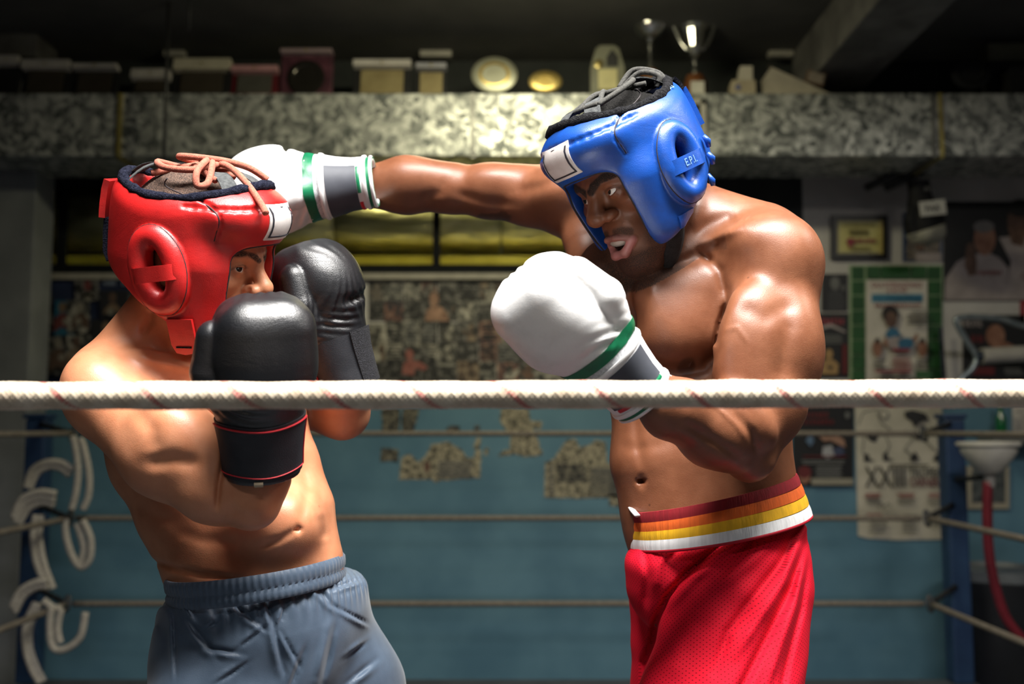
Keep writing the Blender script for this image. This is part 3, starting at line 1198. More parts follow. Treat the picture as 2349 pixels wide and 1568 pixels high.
def head_masks(V, T, open_mouth, beard, brow=.0066):
    L = T.inv(V)
    x, y, z = L[:, 0], L[:, 1], L[:, 2]
    near = (np.abs(x) < .1) & (np.abs(z) < .16) & (np.abs(y) < .15)

    def segd(a, b):
        a, b = np.array(a), np.array(b)
        q = L - a
        w = b - a
        t = np.clip((q @ w) / (w @ w), 0, 1)
        return np.linalg.norm(q - t[:, None] * w, axis=1)
    sm = lambda d, r, e: np.clip((r + e - d) / e, 0, 1)
    lip = np.zeros(len(V))
    if open_mouth:
        for a, b in (((-.0250, -.087, -.0765), (-.009, -.1030, -.0660)), ((-.009, -.1030, -.0660), (.009, -.1030, -.0660)),
                     ((.009, -.1030, -.0660), (.0250, -.087, -.0765))):
            lip = np.maximum(lip, 0.45 * sm(segd(a, b), .0052, .002))
        for a, b in (((-.0250, -.086, -.0795), (-.012, -.0995, -.0945)), ((-.012, -.0995, -.0945), (.012, -.0995, -.0945)),
                     ((.012, -.0995, -.0945), (.0250, -.086, -.0795))):
            lip = np.maximum(lip, sm(segd(a, b), .0070, .0022))
    hair = np.zeros(len(V))
    for sx in (-1, 1):
        d = np.minimum(segd((sx * .009, -.106, .0155), (sx * .03, -.100, .0265)),
                       segd((sx * .03, -.100, .0265), (sx * .055, -.078, .0265)))
        hair = np.maximum(hair, 1.25 * sm(d, brow, .003))
    if beard:
        jaw = np.clip((-z - .092) / .014, 0, 1) * np.clip((-y - .0) / .03, 0, 1) * np.clip((.02 - y) / .02, 0, 1)
        side = np.clip((-z - .05) / .04, 0, 1) * np.clip((np.abs(x) - .030) / .012, 0, 1) * np.clip((.03 - y) / .03, 0, 1) * .8
        must = sm(np.minimum(segd((.010, -.103, -.0565), (.030, -.088, -.066)), segd((-.010, -.103, -.0565), (-.030, -.088, -.066))), .0055, .004)
        hair = np.maximum(hair, beard * np.maximum(np.maximum(jaw, side), must * .9) * (1 - np.minimum(lip * 1.6, 1)))
    dark = np.zeros(len(V))
    if open_mouth:
        inside = ((x / .025) ** 2 + ((z + .080) / .0115) ** 2 < 1) & (y > -.092) & (y < -.04)
        dark = np.where(inside, .8, 0)
    for sx in (-1, 1):   # lash line
        e = np.sqrt(((x - sx * .0318) / .0150) ** 2 + ((z - .0005) / .0070) ** 2)
        ring = np.clip(1 - np.abs(e - 1.0) / .22, 0, 1) * (y < -.07) * (z > .0005)
        dark = np.maximum(dark, ring * .8)
    for a in (lip, hair, dark):
        a[~near] = 0
    return lip, hair, dark


def eyes(T, parent, look, skin_col):
    sclera = noise_mat('eye_white', (.62, .58, .53), (.8, .78, .74), 60, .12, 0, detail=3)
    iris_m = plain('iris_dark', (.015, .010, .008), .08)
    for sx in (-1, 1):
        c = T((sx * .0315, -.0762, .001))
        r = .0132 * T.s
        d = nrm(T.R @ np.array(look))
        a = nrm(np.cross(d, [0.3, .2, 1]))
        b = np.cross(d, a)
        mb = MB().lathe([(r * math.sin(t), r * math.cos(t)) for t in np.linspace(.02, math.pi - .02, 18)], (0, 0, 0), 24,
                        R=np.stack([a, b, d], 1))
        mb.V = [tuple(np.array(v) + c) for v in mb.V]
        e = mb.build('eye', sclera, parent, True)
        e['label'] = 'glaring eye'
        mi = MB().lathe([(1.012 * r * math.sin(t), 1.012 * r * math.cos(t)) for t in np.linspace(.02, .46, 7)], (0, 0, 0), 20,
                        R=np.stack([a, b, d], 1))
        mi.V = [tuple(np.array(v) + c) for v in mi.V]
        mi.build('iris', iris_m, e, True)


def cp(S, a, b, k=.03, q=1.0, qb=None, sub=False):
    """tapered limb between photo points a, b = (px, py, depth, radius in px)"""
    A, B = P(*a[:3]), P(*b[:3])
    c = Cap(A, B, M(a[3], a[2]), M(b[3], b[2]), q, qb)
    (S.sub if sub else S.add)(c, k)


def el(S, c, rx, rz, ry, k=.03, ang=0.0, sub=False, tilt=0.0):
    """ellipsoid at photo point c, half axes rx (in the picture, turned by ang degrees clockwise), rz in px, ry in metres"""
    a = math.radians(ang)
    R = np.array([[math.cos(a), 0, math.sin(a)], [0, 1, 0], [-math.sin(a), 0, math.cos(a)]])
    if tilt:
        t = math.radians(tilt)
        R = np.array([[math.cos(t), -math.sin(t), 0], [math.sin(t), math.cos(t), 0], [0, 0, 1]]) @ R
    e = Ell(P(*c[:3]), (M(rx, c[2]), ry, M(rz, c[2])), R)
    (S.sub if sub else S.add)(e, k)


def wc(S, A, B, ra, rb, k=.03, q=1.0):
    S.add(Cap(np.array(A), np.array(B), ra, rb, q), k)


def foot(S, ank, ang, L=.25):
    """bare boxing-shoe shaped foot on the canvas below the ankle"""
    d = np.array([math.cos(ang), math.sin(ang), 0])
    a = np.array(ank, float)
    heel = np.array([a[0], a[1], .045]) - d * .05
    toe = np.array([a[0], a[1], .03]) + d * (L - .09)
    S.add(Cap(heel, toe, .042, .03, 1.0), .03)
    S.add(Cap(a, heel + d * .05, .045, .045), .03)
    S.clip(Fn(lambda p: .004 - p[:, 2], (0, 0, 0), 50), .004)


def to_px(p):
    d = p[:, 1] * math.cos(PITCH) + (p[:, 2] - CAMZ) * math.sin(PITCH)
    v = -p[:, 1] * math.sin(PITCH) + (p[:, 2] - CAMZ) * math.cos(PITCH)
    return 1174.5 + FPX * p[:, 0] / d, 784.0 - FPX * v / d


def groove_post(lines):
    """muscle furrows (amp > 0) and ridges (amp < 0): polylines on the modelled body, each limited to a depth range"""

    def post(D, p):
        X, Y = to_px(p)
        for pts, amp, w, y0, y1 in lines:
            xs_, ys_ = [a for a, b in pts], [b for a, b in pts]
            m = np.nonzero((X > min(xs_) - 3 * w) & (X < max(xs_) + 3 * w) & (Y > min(ys_) - 3 * w) & (Y < max(ys_) + 3 * w) & (p[:, 1] > y0) & (p[:, 1] < y1))[0]
            if not len(m):
                continue
            x, y = X[m], Y[m]
            best = np.full(len(m), 1e9)
            fade = np.ones(len(m))
            n = len(pts) - 1
            for i, (a, b) in enumerate(zip(pts[:-1], pts[1:])):
                dx, dy = b[0] - a[0], b[1] - a[1]
                t = np.clip(((x - a[0]) * dx + (y - a[1]) * dy) / (dx * dx + dy * dy + 1e-9), 0, 1)
                d2 = (x - a[0] - t * dx) ** 2 + (y - a[1] - t * dy) ** 2
                u = (i + t) / n
                f = np.minimum(1, np.minimum(u, 1 - u) * 4 + .25) if n > 1 or dx or dy else 1.0
                nearer = d2 < best
                best = np.where(nearer, d2, best)
                fade = np.where(nearer, f, fade)
            D[m] += (amp * fade * np.exp(-best / (w * w))).astype(np.float32)
        return D
    return post


# ================================================================== blue boxer
BH = frame_fn((0.1995, 1.58, 1.6285), rot_head(28.0, -4.0, -58.0), 1.01)


def blue_body():
    S = Sdf()
    # trunk
    cp(S, (1545, 640, 1.70, 205), (1600, 850, 1.70, 203), .03, .66)
    cp(S, (1600, 850, 1.70, 203), (1607, 1050, 1.68, 198), .03, .69)
    cp(S, (1607, 1050, 1.68, 198), (1629, 1170, 1.68, 190), .03, .72)
    cp(S, (1629, 1170, 1.68, 190), (1650, 1330, 1.68, 188), .04, .73)
    # shoulder girdle, neck, trapezius
    cp(S, (1340, 480, 1.80, 80), (1560, 560, 1.74, 100), .05)
    cp(S, (1560, 560, 1.70, 110), (1745, 575, 1.62, 100), .05)
    cp(S, (1560, 600, 1.68, 100), BHEAD_NECK, .04)
    cp(S, (1590, 505, 1.68, 80), (1735, 558, 1.64, 78), .05)
    # chest muscles
    cp(S, (1515, 715, 1.592, 92), (1690, 640, 1.575, 62), .022, .62)
    el(S, (1565, 755, 1.592), 112, 78, .045, .022, -14)
    el(S, (1385, 655, 1.66), 75, 110, .06, .03, 8)
    # left (near) arm
    el(S, (1778, 602, 1.57), 102, 114, .088, .03, 8)
    el(S, (1735, 556, 1.55), 70, 54, .05, .03, 0)
    cp(S, (1775, 620, 1.57, 104), (1762, 800, 1.535, 108), .025)
    cp(S, (1762, 800, 1.535, 108), (1748, 930, 1.51, 92), .025)
    cp(S, (1748, 930, 1.51, 92), (1722, 1046, 1.49, 50), .025)
    el(S, (1716, 800, 1.495), 82, 150, .045, .03, 6)          # biceps
    el(S, (1812, 790, 1.53), 68, 140, .07, .02, -4)           # triceps
    # forearm
    cp(S, (1718, 1040, 1.49, 56), (1640, 985, 1.44, 84), .02)
    cp(S, (1640, 985, 1.44, 84), (1545, 935, 1.405, 72), .02)
    cp(S, (1545, 935, 1.405, 72), (1440, 870, 1.375, 52), .02)
    el(S, (1690, 950, 1.445), 105, 56, .045, .022, 38)         # brachioradialis
    el(S, (1630, 1020, 1.455), 95, 40, .035, .012, 32)
    el(S, (1716, 1068, 1.485), 34, 30, .026, .012)            # elbow point
    # right (far) arm, punching
    el(S, (1300, 452, 1.80), 92, 74, .085, .03, 10)
    cp(S, (1330, 460, 1.80, 78), (1215, 450, 1.83, 66), .03)
    cp(S, (1215, 450, 1.83, 66), (1120, 440, 1.845, 58), .02)
    cp(S, (1120, 440, 1.845, 58), (1035, 432, 1.855, 54), .02)
    el(S, (1150, 425, 1.84), 90, 46, .055, .02, 2)
    cp(S, (1035, 432, 1.855, 55), (930, 425, 1.86, 63), .02)
    cp(S, (930, 425, 1.86, 63), (800, 428, 1.86, 44), .02)
    el(S, (955, 412, 1.845), 80, 46, .045, .02, 0)
    cp(S, (1340, 560, 1.76, 46), (1400, 760, 1.70, 60), .04)  # lat below the armpit
    S.post = groove_post([
        ([(1484, 622), (1470, 700), (1462, 790)], .0050, 15, 1.3, 1.70),
        ([(1462, 786), (1490, 832), (1550, 858), (1615, 846), (1648, 800)], .0060, 13, 1.3, 1.70),
        ([(1596, 565), (1650, 622), (1668, 690)], .0060, 12, 1.3, 1.62),
        ([(1668, 690), (1650, 745), (1640, 800)], .0070, 8, 1.3, 1.62),
        ([(1690, 700), (1755, 728), (1835, 690)], .0032, 22, 1.3, 1.62),
        ([(1812, 720), (1800, 800), (1782, 890)], .0034, 20, 1.3, 1.62),
        ([(1560, 965), (1640, 1012), (1700, 1052)], .0034, 11, 1.3, 1.50),
        ([(1680, 940), (1722, 990), (1738, 1040)], .0030, 9, 1.3, 1.50),
        ([(1560, 905), (1640, 930), (1690, 975), (1712, 1010)], -.0014, 5, 1.3, 1.50),
        ([(1650, 760), (1690, 750), (1720, 790), (1716, 860)], -.0011, 5, 1.3, 1.55),
        ([(1505, 612), (1580, 572), (1650, 540), (1705, 520)], -.0050, 13, 1.3, 1.72),
        ([(1560, 545), (1640, 510), (1690, 492)], .0045, 17, 1.3, 1.72),
        ([(1452, 880), (1462, 1000), (1474, 1085)], .0034, 13, 1.3, 1.66),
        ([(1560, 890), (1545, 980), (1535, 1120)], .0030, 24, 1.3, 1.66),
        ([(1420, 930), (1470, 940), (1530, 925)], .0018, 14, 1.3, 1.66),
        ([(1420, 1020), (1470, 1030), (1530, 1015)], .0018, 14, 1.3, 1.66),
        ([(1471, 1096), (1472, 1110)], .0120, 9, 1.3, 1.66),
        ([(1582, 838), (1584, 839)], -.0030, 7, 1.3, 1.70),
        ([(1610, 440), (1590, 520), (1560, 590)], -.0040, 16, 1.3, 1.68),
        ([(1300, 405), (1240, 428), (1180, 440)], .0030, 14, 1.6, 1.80),
        ([(1190, 470), (1110, 462), (1040, 440)], .0026, 12, 1.6, 1.84),
        ([(1030, 400), (1010, 440), (960, 462), (900, 458)], .0022, 12, 1.6, 1.84),
    ])
    # legs down to the canvas
    hipL, hipR = P(1690, 1400, 1.62), P(1600, 1380, 1.77)
    kL, kR = np.array([.29, 1.47, .50]), np.array([.33, 1.86, .50])
    aL, aR = np.array([.42, 1.56, .10]), np.array([.40, 1.98, .10])
    for h, kn, a, an in ((hipL, kL, aL, math.radians(200)), (hipR, kR, aR, math.radians(190))):
        wc(S, h, kn, .098, .060, .04)
        wc(S, kn, a, .058, .042, .03)
        S.add(Ell((kn * .62 + a * .38) + np.array([.02, .01, 0]), (.055, .05, .11)), .03)
    foot(S, aL, math.radians(200))
    foot(S, aR, math.radians(190))
    add_head(S, BH, True, 1.22)
    return S


BHEAD_NECK = (1505, 455, 1.63, 78)


def person_blue():
    root = empty('person', tuple(np.array([.33, 1.72, 0.0])))
    tag(root, 'dark-skinned boxer in blue headguard, white gloves and red shorts throwing a straight punch', 'person')
    S = blue_body()
    xs = axis_pts(-.36, .62, .0045, (.09, .30, .0019))
    ys = axis_pts(1.30, 2.06, .0045, (1.46, 1.66, .0021))
    zs = axis_pts(-.01, 1.82, .0042, (1.48, 1.68, .0019), (.98, .014))
    V, Q = mesh_sdf(S, xs, ys, zs)
    me = mesh_np('body', V, Q)
    lip, hair, dark = head_masks(V, BH, True, .92)
    n = P(1583, 838, 1.56)
    d = np.sqrt((V[:, 0] - n[0]) ** 2 + (V[:, 2] - n[2]) ** 2)
    dark = np.maximum(dark, np.where(V[:, 1] < 1.66, np.clip((.016 - d) / .006, 0, .75), 0))
    # forearm tattoo on the punching arm
    for (tx, ty, rx, ry) in ((1125, 495, 40, 9), (1105, 492, 14, 8), (1150, 490, 12, 7)):
        t = P(tx, ty, 1.80)
        e = ((V[:, 0] - t[0]) / M(rx, 1.8)) ** 2 + ((V[:, 2] - t[2]) / M(ry, 1.8)) ** 2
        rg = np.clip((1.0 - np.abs(e - .8)) * 1.2, 0, .7) * (V[:, 1] < 1.86)
        dark = np.maximum(dark, rg * (e < 1.6))
    vattr(me, 'lip', lip)
    vattr(me, 'hair', hair)
    vattr(me, 'dark', dark)
    m = skin('skin_brown', (.215, .080, .037), (.158, .055, .025), (.46, .19, .18), (.010, .008, .007), rough=.43)
    o = link('body', me, m, root, True)
    o.matrix_parent_inverse = root.matrix_world.inverted() if False else Matrix.Translation(-root.location)
    o['label'] = 'muscular bare torso, arms and snarling face'
    return root


# ================================================================== red boxer
def look_frame(F, U):
    F = nrm(F)
    U = np.asarray(U, float)
    U = nrm(U - F * (U @ F))
    return np.stack([np.cross(-F, U), -F, U], 1)


RH = frame_fn((-0.4925, 1.55, 1.487), look_frame((.95, -.20, -.19), (.15, -.29, .9)), 1.04)


def red_body():
    S = Sdf()
    cp(S, (405, 860, 1.68, 205), (472, 1000, 1.68, 220), .03, .60)
    cp(S, (472, 1000, 1.68, 220), (526, 1125, 1.67, 208), .03, .65)
    cp(S, (526, 1125, 1.67, 208), (566, 1215, 1.66, 197), .03, .69)
    cp(S, (566, 1215, 1.66, 197), (590, 1310, 1.65, 182), .03, .73)
    cp(S, (590, 1310, 1.65, 182), (602, 1450, 1.65, 186), .04, .76)
    # shoulders, neck, trapezius
    cp(S, (255, 885, 1.58, 82), (420, 860, 1.64, 120), .05)
    cp(S, (420, 860, 1.66, 120), (610, 880, 1.80, 85), .05)
    cp(S, (405, 830, 1.64, 100), (430, 640, 1.59, 88), .04)
    cp(S, (352, 715, 1.62, 58), (250, 848, 1.58, 64), .04)
    # near arm
    el(S, (248, 900, 1.535), 92, 108, .085, .03, -30)
    cp(S, (250, 915, 1.53, 88), (390, 1032, 1.46, 106), .025)
    cp(S, (390, 1032, 1.46, 106), (500, 1108, 1.445, 88), .025)
    cp(S, (500, 1108, 1.445, 88), (576, 1150, 1.435, 60), .025)
    el(S, (425, 1000, 1.425), 120, 70, .045, .03, 38)
    cp(S, (580, 1150, 1.435, 60), (586, 1095, 1.442, 76), .014)
    cp(S, (586, 1095, 1.442, 76), (598, 1030, 1.438, 56), .014)
    cp(S, (598, 1030, 1.438, 56), (602, 960, 1.41, 48), .014)
    # far arm
    cp(S, (610, 880, 1.80, 80), (785, 945, 1.75, 58), .03)
    cp(S, (785, 945, 1.75, 58), (787, 885, 1.71, 62), .02)
    cp(S, (787, 885, 1.71, 62), (780, 790, 1.67, 48), .02)
    # chest and abdomen
    cp(S, (470, 905, 1.56, 70), (330, 860, 1.53, 60), .03, .6)
    el(S, (600, 960, 1.66), 90, 90, .07, .03)
    el(S, (630, 1195, 1.575), 105, 85, .06, .04, 10)
    S.post = groove_post([
        ([(300, 806), (360, 828), (440, 842), (520, 835)], -.0050, 13, 1.3, 1.72),
        ([(330, 800), (400, 812), (470, 815)], .0040, 13, 1.3, 1.72),
        ([(325, 770), (342, 735), (352, 705)], .0060, 11, 1.3, 1.70),
        ([(395, 800), (390, 750), (378, 715)], -.0040, 11, 1.3, 1.70),
        ([(310, 930), (350, 985), (360, 1040)], .0034, 20, 1.3, 1.60),
        ([(330, 1062), (400, 1052), (470, 1066)], .0050, 19, 1.3, 1.60),
        ([(497, 1166), (502, 1110), (516, 1040), (524, 1010)], .0100, 7, 1.3, 1.48),
        ([(520, 1160), (560, 1185), (600, 1190)], .0020, 12, 1.3, 1.48),
        ([(350, 1284), (400, 1303), (470, 1319), (570, 1329)], .0060, 7, 1.3, 1.66),
        ([(683, 1211), (684, 1216)], .0150, 8, 1.3, 1.64),
        ([(590, 1255), (640, 1238), (682, 1212)], .0036, 9, 1.3, 1.64),
        ([(690, 1050), (705, 1130), (688, 1205)], .0030, 13, 1.3, 1.64),
        ([(400, 1215), (470, 1240), (560, 1245)], .0020, 14, 1.3, 1.64),
        ([(300, 1150), (350, 1180), (420, 1200)], .0025, 18, 1.3, 1.70),
        ([(730, 1180), (745, 1240)], .0025, 12, 1.3, 1.66),
    ])
    # legs
    hR, hL = P(512, 1490, 1.61), P(690, 1450, 1.74)
    kR, kL = np.array([-.44, 1.52, .50]), np.array([-.22, 1.82, .52])
    aR, aL = np.array([-.50, 1.58, .10]), np.array([-.16, 1.94, .10])
    for h, kn, a in ((hR, kR, aR), (hL, kL, aL)):
        wc(S, h, kn, .095, .060, .04)
        wc(S, kn, a, .058, .042, .03)
        S.add(Ell((kn * .62 + a * .38) + np.array([-.02, .01, 0]), (.055, .05, .11)), .03)
    foot(S, aR, math.radians(-15))
    foot(S, aL, math.radians(-5))
    add_head(S, RH, False, 1.0)
    return S


def person_red():
    root = empty('person', tuple(np.array([-.42, 1.70, 0.0])))
    tag(root, 'tanned boxer in red headguard, black gloves and grey-blue shorts guarding his face', 'person')
    S = red_body()
    xs = axis_pts(-.80, .02, .0045, (-.44, -.34, .0021))
    ys = axis_pts(1.26, 2.06, .0045, (1.42, 1.56, .0023))
    zs = axis_pts(-.01, 1.68, .0042, (1.40, 1.50, .0021), (.90, .014))
    V, Q = mesh_sdf(S, xs, ys, zs)
    me = mesh_np('body', V, Q)
    lip, hair, dark = head_masks(V, RH, False, .0, .0042)
    vattr(me, 'lip', lip)
    vattr(me, 'hair', hair)
    vattr(me, 'dark', dark)
    m = skin('skin_tan', (.62, .268, .142), (.52, .200, .098), (.55, .25, .2), (.035, .02, .014), rough=.42)
    o = link('body', me, m, root, True)
    o.matrix_parent_inverse = Matrix.Translation(-root.location)
    o['label'] = 'bare leaning torso with raised guarding arms and half-hidden face'
    return root


PB = person_blue()
PR = person_red()
# ------------------------------------------------------------------ boxing gear worn by the two
def under(o, root):
    """parent a mesh built in world coordinates"""
    o.parent = root
    o.matrix_parent_inverse = Matrix.Translation(-root.location)
    return o


def sub(o, parent):
    """sub-part in world coordinates: the parent already carries the world offset"""
    o.parent = parent
    return o


def ellring(y, z, x, a, b, x0, r, ang):
    c, s = math.cos(ang), math.sin(ang)
    yy, zz = y * c - z * s, y * s + z * c
    k = np.sqrt((yy / a) ** 2 + (zz / b) ** 2) + 1e-6
    g = np.sqrt((yy / a ** 2) ** 2 + (zz / b ** 2) ** 2) / k + 1e-6
    d = (k - 1) / g
    return np.sqrt(d * d + (x - x0) ** 2) - r


HG_C = np.array([0, .010, .022])
HG_R = np.array([.106, .128, .150])
RING = dict(c=(.103, .000, -.006), a=.028, b=.048, r=.0178)


def crown_z(x, y):
    return .128 - .030 * (x / .09) ** 2 - .06 * np.maximum(y, 0)


def headgear_sdf(T, ring_ang):
    S = Sdf()
    R = T.R
    s = T.s
    big = (T((0, 0, 0)), .4)

    def loc(f):
        return Fn(lambda p: f(T.inv(p)) * s, *big)

    def shell(q):
        a = HG_R[0] * np.where(q[:, 2] > 0, 1.0, 1 + q[:, 2] * 1.3)
        rho = np.sqrt((q[:, 0] / a) ** 2 + ((q[:, 1] - HG_C[1]) / HG_R[1]) ** 2)
        zz = np.abs(q[:, 2] - HG_C[2]) / HG_R[2]
        return ((rho ** 3.2 + zz ** 3.2) ** (1 / 3.2) - 1) * .105
    S.add(loc(shell), .02)
    for sx in (-1, 1):
        S.add(Cap(T((sx * .071, .012, -.035)), T((sx * .060, -.030, -.082)), .036 * s, .030 * s, 1, None, R[:, 0]), .03)
        S.add(Cap(T((sx * .068, -.045, .00)), T((sx * .058, -.050, -.078)), .026 * s, .022 * s, 1, None, R[:, 0]), .03)
    # padded brow roll
    S.add(Ell(T((0, -.070, .076)), np.array([.088, .064, .046]) * s, R), .02)
    # hollow for the head and neck
    S.sub(Ell(T((0, .012, .04)), np.array([.079, .101, .100]) * s, R), .006)
    S.sub(Cap(T((0, .012, .05)), T((0, .012, .2)), .077 * s, .080 * s, 1.27, None, R[:, 0]), .006)
    S.sub(Cap(T((0, -.03, .01)), T((0, -.045, -.12)), .068 * s, .05 * s, .95, None, R[:, 0]), .01)
    S.sub(Cap(T((0, .01, -.03)), T((0, .03, -.22)), .07 * s, .075 * s, 1, None, R[:, 0]), .01)
    # open crown, face opening, lower edge
    S.clip(loc(lambda q: q[:, 2] - crown_z(np.clip(q[:, 0], -.11, .11), q[:, 1])), .022)

    def face(q):
        w = np.where(q[:, 2] > -.03, .062, .062 - (-.03 - q[:, 2]) * .10)
        a = np.abs(q[:, 0]) - w
        b = q[:, 2] - (.036 - .10 * np.maximum(np.abs(q[:, 0]) - .03, 0))
        d = np.sqrt(np.maximum(a + .02, 0) ** 2 + np.maximum(b + .02, 0) ** 2) - .02 + np.minimum(np.maximum(a + .02, b + .02), 0)
        return np.maximum(d, q[:, 1] + .02)
    S.sub(loc(face), .010)
    S.clip(loc(lambda q: ((-.100 + (q[:, 1] + .04) * .50) - q[:, 2]) * .9), .014)
    # ear rings
    for sx in (-1, 1):
        def hole(q, sx=sx):
            c, sn = math.cos(ring_ang), math.sin(ring_ang)
            y, z = q[:, 1] - RING['c'][1], q[:, 2] - RING['c'][2]
            yy, zz = y * c - z * sn, y * sn + z * c
            k = np.sqrt((yy / .025) ** 2 + (zz / .046) ** 2)
            return np.maximum((k - 1) * .025, .03 - sx * q[:, 0])
        S.sub(loc(hole), .006)
        S.add(loc(lambda q, sx=sx: ellring(q[:, 1] - RING['c'][1], q[:, 2] - RING['c'][2], sx * q[:, 0],
                                           RING['a'], RING['b'], RING['c'][0] - .10 * (np.abs(q[:, 2] - RING['c'][2])) ** 1.0 * .35, RING['r'], ring_ang)), .002)
    base = Sdf()
    base.ops = list(S.ops)
    for sx in (-1, 1):
        pts = [on_surface(base, T, (sx * (.071 - .0012 * i), 0, .120 - i * .0126), (sx * .25, -1, 0))[0] for i in range(7)]
        for a, b in zip(pts[:-1], pts[1:]):
            S.sub(Cap(a, b, .0014 * s, .0014 * s), .0045)
    pts = []
    for th in np.linspace(-2.75, -.39, 22):
        d = (math.cos(th), math.sin(th), 0)
        pts.append(on_surface(base, T, (0, .01, .099 - .012 * abs(d[0])), d)[0])
    for a, b in zip(pts[:-1], pts[1:]):
        S.sub(Cap(a, b, .0012 * s, .0012 * s), .007)
    return S


def on_surface(S, T, start, direction, n=40, far=.25):
    """march from outside along -direction (local) until the surface; returns world point, normal"""
    p0 = T(start)
    d = nrm(T.R @ np.array(direction, float))
    ts = np.linspace(far, -.02, 500)
    pts = (p0[None] + d[None] * ts[:, None]).astype(np.float32)
    v = S(pts)
    i = int(np.argmax(v < 0)) if (v < 0).any() else len(ts) - 1
    p = pts[i]
    g, _ = grad(S, p[None].astype(np.float32))
    return p.astype(float), g[0].astype(float)


def drape(S, T, us, vs, start_fn, direction, lift, thick, name, mat, parent, smooth=True):
    """patch lying on a surface: grid of start points pushed along direction onto S"""
    V = []
    N = []
    for v in vs:
        for u in us:
            p, n_ = on_surface(S, T, start_fn(u, v), direction)
            V.append(p)
            N.append(n_)
    V = np.array(V)
    N = np.array(N)
    nu, nv = len(us), len(vs)
    top = V + N * (lift + thick)
    bot = V + N * (lift - thick * .5)
    mb = MB()
    Fs = []
    n = nu * nv
    for j in range(nv - 1):
        for i in range(nu - 1):
            a = j * nu + i
            Fs.append((a, a + 1, a + nu + 1, a + nu))
            Fs.append((n + a, n + a + nu, n + a + nu + 1, n + a + 1))
    border = [i for i in range(nu)] + [j * nu + nu - 1 for j in range(1, nv)] + [(nv - 1) * nu + i for i in range(nu - 2, -1, -1)] + [j * nu for j in range(nv - 2, 0, -1)]
    for a, b in zip(border, border[1:] + border[:1]):
        Fs.append((a, b, n + b, n + a))
    mb.add(list(top) + list(bot), Fs)
    return mb.build(name, mat, parent, smooth, angle=40)


def wiggle_tube(mb, pts, r, amp, n=10, closed=False):
    m = len(pts)
    rr = [r * (1 + amp * (random.random() - .5)) for _ in range(m)]
    mb.tube(pts, rr, n, closed)
    mb.V = [tuple(np.array(v) + RNG.uniform(-1, 1, 3) * r * amp * .25) for v in mb.V]


def spline(pts, n=8, closed=False):
    pts = [np.asarray(p, float) for p in pts]
    out = []
    m = len(pts)
    rng = range(m if closed else m - 1)
    for i in rng:
        p0 = pts[(i - 1) % m] if closed or i > 0 else pts[0]
        p1 = pts[i]
        p2 = pts[(i + 1) % m]
        p3 = pts[(i + 2) % m] if closed or i + 2 < m else pts[-1]
        for k in range(n):
            t = k / n
            out.append(.5 * ((2 * p1) + (-p0 + p2) * t + (2 * p0 - 5 * p1 + 4 * p2 - p3) * t * t + (-p0 + 3 * p1 - 3 * p2 + p3) * t ** 3))
    if not closed:
        out.append(pts[-1])
    return out


def text_mesh(name, body, size, O, U, Vv, mat, parent=None, extrude=0.0004, align='CENTER', sx=1.0, bold=0.0):
    cu = bpy.data.curves.new(name, 'FONT')
    cu.body = body
    cu.size = 1.0
    cu.align_x = align
    cu.align_y = 'CENTER'
    cu.offset = bold
    cu.resolution_u = 2
    tmp = bpy.data.objects.new(name, cu)
    COL.objects.link(tmp)
    dg = bpy.context.evaluated_depsgraph_get()
    me = bpy.data.meshes.new_from_object(tmp.evaluated_get(dg))
    bpy.data.objects.remove(tmp)
    bpy.data.curves.remove(cu)
    O, U, Vv = [np.asarray(a, float) for a in (O, U, Vv)]
    N = np.cross(U, Vv)
    co = np.zeros(len(me.vertices) * 3, np.float32)
    me.vertices.foreach_get('co', co)
    co = co.reshape(-1, 3)
    out = O + np.outer(co[:, 0] * size * sx, U) + np.outer(co[:, 1] * size, Vv) + N * extrude
    me.vertices.foreach_set('co', out.astype(np.float32).ravel())
    me.update()
    me.materials.clear()
    me.materials.append(mat)
    o = bpy.data.objects.new(name, me)
    COL.objects.link(o)
    if parent is not None:
        o.parent = parent
    return o


